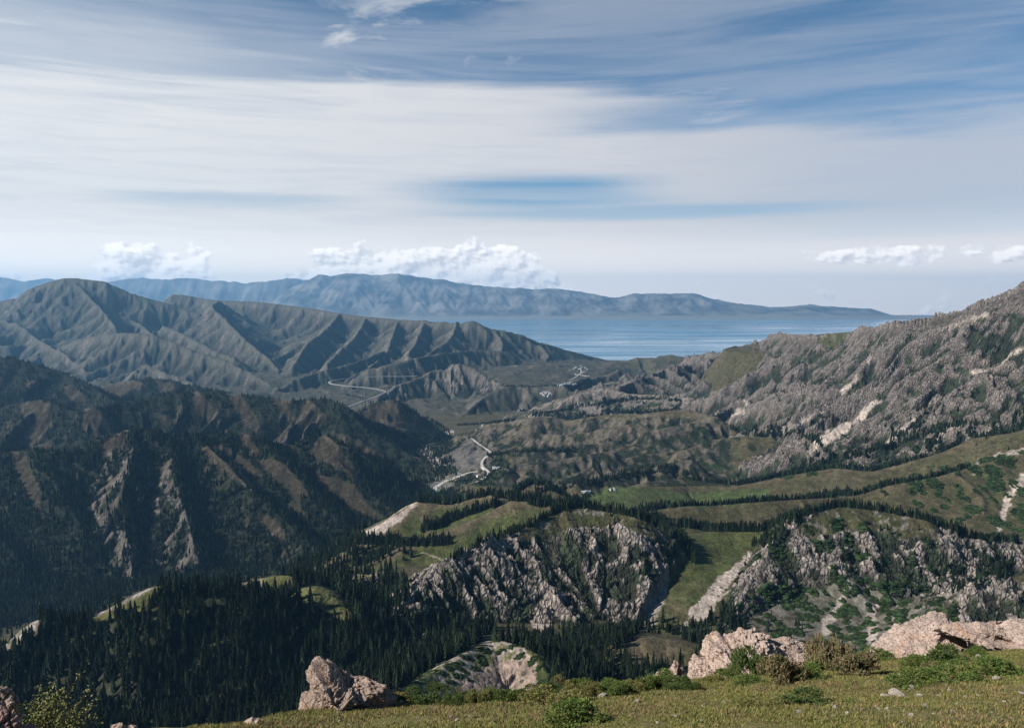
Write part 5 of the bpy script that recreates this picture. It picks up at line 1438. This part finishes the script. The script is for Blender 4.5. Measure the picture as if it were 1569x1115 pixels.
def shrub_mesh(seed, n_sprig, pal, spiky=.5, leaf=.05, per=9, lumps=9):
    """foliage of a shrub one unit across: sprigs of small leaves over a lumpy cushion, and the twigs under them"""
    r = np.random.default_rng(seed)
    lp = r.normal(size=(lumps, 3)) * np.array([.30, .26, .16]); lp[:, 2] = np.abs(lp[:, 2]) * .9 + .12
    lr = r.uniform(.16, .28, lumps)
    k = r.integers(0, lumps, n_sprig)
    d = r.normal(size=(n_sprig, 3)); d[:, 2] = np.abs(d[:, 2]) - .25; d /= np.linalg.norm(d, axis=1)[:, None]
    rad = lr[k] * r.uniform(.62, 1.08, n_sprig)
    c0 = lp[k] + d * rad[:, None]; c0[:, 2] = np.maximum(c0[:, 2], .01)
    up = d * (1 - spiky) + np.array([0, 0, 1.0]) * spiky + r.normal(0, .25, (n_sprig, 3)); up /= np.linalg.norm(up, axis=1)[:, None]
    t = r.uniform(0, 1, (n_sprig, per)); ln = leaf * r.uniform(1.2, 2.6, (n_sprig, 1))
    bpos = c0[:, None] + up[:, None] * (t * ln)[..., None]
    a = r.normal(size=(n_sprig, per, 3)) * .8 + up[:, None] * .9; a /= np.linalg.norm(a, axis=2)[..., None]
    b = np.cross(a, r.normal(size=(n_sprig, per, 3))); b /= np.linalg.norm(b, axis=2)[..., None]
    s = leaf * r.uniform(.6, 1.2, (n_sprig, per))[..., None]
    V = np.stack([bpos - b * s * .32, bpos + b * s * .32, bpos + a * s], 2).reshape(-1, 3)
    pal = np.array(pal, F)
    cc = pal[r.integers(0, len(pal), n_sprig)] * r.uniform(.65, 1.35, (n_sprig, 1))
    C_ = np.repeat(np.repeat(cc[:, None], per, 1).reshape(-1, 3) * r.uniform(.8, 1.2, (n_sprig * per, 1)), 3, 0)
    Fo = np.arange(len(V)).reshape(-1, 3)
    fol = tri_mesh('foliage', V.astype(F), Fo, SHRUBM, C_)
    tv, tf = [], []
    for q in range(26):
        e = c0[r.integers(0, n_sprig)]; s0 = np.array([r.normal(0, .06), r.normal(0, .06), -.03])
        w = .008; o = len(tv)
        for p_, w_ in ((s0, w), (e * .55 + s0 * .45 + r.normal(0, .03, 3), w * .7), (e, w * .25)):
            for k_ in range(4): tv.append(p_ + np.array([math.cos(k_ * 1.57) * w_, math.sin(k_ * 1.57) * w_, 0]))
        for g_ in range(2):
            for k_ in range(4): tf.append((o + g_ * 4 + k_, o + g_ * 4 + (k_ + 1) % 4, o + g_ * 4 + 4 + (k_ + 1) % 4, o + g_ * 4 + 4 + k_))
    return fol, tri_mesh('stems', np.array(tv, F), np.array(tf, np.int32), TWIG)
GREENS = [(.080, .125, .028), (.105, .150, .036), (.060, .095, .022), (.135, .150, .044)]
DARKG = [(.045, .070, .020), (.060, .092, .026), (.080, .105, .032)]
YELL = [(.185, .170, .055), (.145, .145, .046), (.105, .125, .036), (.205, .160, .068)]
BRN = [(.150, .115, .060), (.120, .095, .050), (.100, .110, .040), (.185, .135, .076)]
KINDS = {}
for nm, pal, sp in (('green', GREENS, .55), ('dark', DARKG, .5), ('yellow', YELL, .55), ('brown', BRN, .6)):
    KINDS[nm] = [shrub_mesh(500 + len(KINDS) * 10 + q, 1500, pal, sp, .042) for q in range(3)]
def shrub(px, py, wpx, hpx, kind, label, group=None, deep=.8, name='juniper_shrub', Y=None):
    p = on_meadow(px, py) if Y is None else np.array(P(px, py, Y)); w = wpx / FPX * p[1]; h = hpx / FPX * p[1]
    e = bpy.data.objects.new(name, None); COL.objects.link(e)
    e.location = p - np.array([0, 0, .05]); e.rotation_euler = (0, 0, 0 if wpx > hpx * 2 else rng.uniform(0, 6.28)); e.scale = (w * .80, max(w * min(deep, 1.1 * h / w + .25), h * .8), h * 1.15)
    e['label'] = label; e['category'] = 'shrub'
    if group: e['group'] = group
    a, b = KINDS[kind][rng.integers(0, 3)]
    for me, nm in ((a, 'foliage'), (b, 'stems')):
        o = bpy.data.objects.new(nm, me); COL.objects.link(o); o.parent = e
for px, py, w, h, k, lb in [
    (885, 1110, 106, 52, 'green', 'round bright green bush alone on the turf at the bottom centre'),
    (1245, 1078, 110, 32, 'dark', 'low wide dark green juniper with pale stones at its right end'), (1165, 1082, 70, 22, 'yellow', 'flat yellow green juniper joined to the left of the low dark one'),
    (1395, 1052, 70, 30, 'green', 'left low end of the long green juniper belt, above two pale stones'), (1455, 1044, 110, 38, 'green', 'middle of the long green juniper belt on the turf'), (1530, 1036, 110, 40, 'green', 'tall right end of the long green juniper belt'),
    (1152, 1018, 58, 60, 'dark', 'dark rounded bush pressed against the knobbed pink outcrop'), (1197, 1044, 76, 66, 'brown', 'brownish yellow round bush before the knobbed pink outcrop'),
    (1122, 1036, 50, 22, 'green', 'low bright green shrub at the foot of the knobbed outcrop'), (1150, 1046, 60, 18, 'green', 'flat green shrub left of the brownish round bush'), (1096, 1046, 44, 20, 'yellow', 'yellowish low shrub at the left foot of the knobbed outcrop'),
    (1254, 1024, 42, 78, 'brown', 'tall thin rusty bush between the two pink outcrops'), (1275, 1024, 60, 46, 'green', 'green leafy bush right of the tall rusty one'), (1242, 1040, 60, 26, 'green', 'low green shrub below the tall rusty bush'),
    (1303, 1034, 84, 54, 'brown', 'broad rusty brown bush right of the tall thin one'), (1350, 1012, 48, 26, 'green', 'smooth green cushion in front of the long pink ledge'),
    (1460, 1012, 84, 34, 'dark', 'dark wide cushion under the middle of the pink ledge'), (1412, 1020, 80, 22, 'green', 'flat mid green shrub left of the dark cushion under the ledge'), (1432, 1026, 38, 20, 'brown', 'small dry brown shrub below the dark cushion'),
    (1500, 1004, 40, 16, 'green', 'small green shrub right of the dark cushion under the ledge'), (1015, 1050, 56, 26, 'green', 'leafy green shrub between the small pale and brown rocks'), (1060, 1056, 34, 24, 'dark', 'small dark bush at the left foot of the knobbed outcrop'),
    (850, 1078, 86, 34, 'yellow', 'yellowish spreading bush on the meadow edge above the round green bush'), (652, 1076, 66, 34, 'dark', 'dark bush on the meadow edge right of the tall boulder'), (612, 1074, 56, 20, 'yellow', 'low yellow green bush touching the right foot of the tall boulder'), (575, 1082, 50, 18, 'green', 'small green bush in front of the tall boulder')]:
    shrub(px, py, w, h, k, lb)
HEDGE = 'little shrubs along the meadow edge'
for i, (px, py) in enumerate([(690, 1078), (712, 1077), (735, 1076), (758, 1075), (778, 1073), (798, 1072), (875, 1062), (900, 1061), (925, 1060), (948, 1059), (968, 1058), (988, 1057), (1008, 1056), (1030, 1056), (905, 1066), (940, 1064), (885, 1060), (860, 1060), (820, 1070)]):
    shrub(px, py, 34 + (i * 7) % 12, 22 + (i * 5) % 12, ('green', 'dark', 'yellow', 'green')[i % 4], 'little shrub in the row along the far edge of the meadow', HEDGE, .9)

# --- the leafy bush at the left edge
def leafy_bush():
    r = np.random.default_rng(77); p0 = np.array(P(66, 1150, 21.0)); sc = 21.0 / FPX
    e = bpy.data.objects.new('leafy_bush', None); COL.objects.link(e); e.location = p0
    e['label'] = 'leafy willow bush with long upright twigs at the left edge'; e['category'] = 'shrub'
    tv, tf, lv, lc = [], [], [], []
    for q in range(120):
        a = r.uniform(-1, 1); top = np.array([a * 62 * sc + 10 * sc + r.normal(0, .12), r.normal(0, .45), (112 - abs(a) * 42 + r.normal(0, 10) + a * 10) * sc * r.uniform(.45, 1.0)])
        s0 = np.array([a * .35 + r.normal(0, .1), r.normal(0, .2), 0]); mid = s0 * .45 + top * .55 + np.array([-.08 * a, 0, .1])
        n = 9; prev = None
        for i in range(n + 1):
            t = i / n; p_ = (1 - t) ** 2 * s0 + 2 * t * (1 - t) * mid + t * t * top + np.array([.10 * t * t, 0, 0]); w = .012 * (1 - t) + .002
            o = len(tv)
            for k_ in range(3): tv.append(p_ + np.array([math.cos(k_ * 2.09) * w, math.sin(k_ * 2.09) * w, 0]))
            if i:
                for k_ in range(3): tf.append((o - 3 + k_, o - 3 + (k_ + 1) % 3, o + (k_ + 1) % 3, o + k_))
            if t > .3:
                tone = np.array([(.20, .20, .075), (.15, .17, .056), (.25, .235, .10), (.105, .125, .044)][r.integers(0, 4)])
                for _ in range(5):
                    b = p_ + r.normal(0, .03, 3); ax = r.normal(size=3) + np.array([0.3, 0, .7]); ax /= np.linalg.norm(ax); sd = np.cross(ax, r.normal(size=3)); sd /= np.linalg.norm(sd); L_ = r.uniform(.05, .10)
                    lv += [b, b + ax * L_ * .5 + sd * L_ * .2, b + ax * L_, b + ax * L_ * .5 - sd * L_ * .2]; lc += [tone * r.uniform(.7, 1.3)] * 4
    for nm, me in (('stems', tri_mesh('stems', np.array(tv, F), np.array(tf, np.int32), TWIG)), ('leaves', tri_mesh('leaves', np.array(lv, F), np.arange(len(lv)).reshape(-1, 4), SHRUBM, np.array(lc, F)))):
        o = bpy.data.objects.new(nm, me); COL.objects.link(o); o.parent = e
leafy_bush()

# ---------------------------------------------------------------- air
def haze():
    x0, x1, y0, y1, z0, z1 = -36000, 36000, -2500, 35500, -900, 960
    me = bpy.data.meshes.new('haze')
    v = [(x, y, z) for z in (z0, z1) for y in (y0, y1) for x in (x0, x1)]
    f = [(0, 2, 3, 1), (4, 5, 7, 6), (0, 1, 5, 4), (2, 6, 7, 3), (0, 4, 6, 2), (1, 3, 7, 5)]
    me.from_pydata(v, [], f); me.update()
    o = bpy.data.objects.new('haze', me); COL.objects.link(o); o['kind'] = 'stuff'
    m = bpy.data.materials.new('haze_air'); m.use_nodes = True
    t = m.node_tree; t.nodes.remove(t.nodes['Principled BSDF'])
    pv = t.nodes.new('ShaderNodeVolumePrincipled')
    pv.inputs['Color'].default_value = (.27, .60, 1.0, 1)
    pv.inputs['Density'].default_value = 2.85e-5
    pv.inputs['Anisotropy'].default_value = 0.3
    t.links.new(pv.outputs[0], t.nodes['Material Output'].inputs['Volume'])
    me.materials.append(m)
haze()
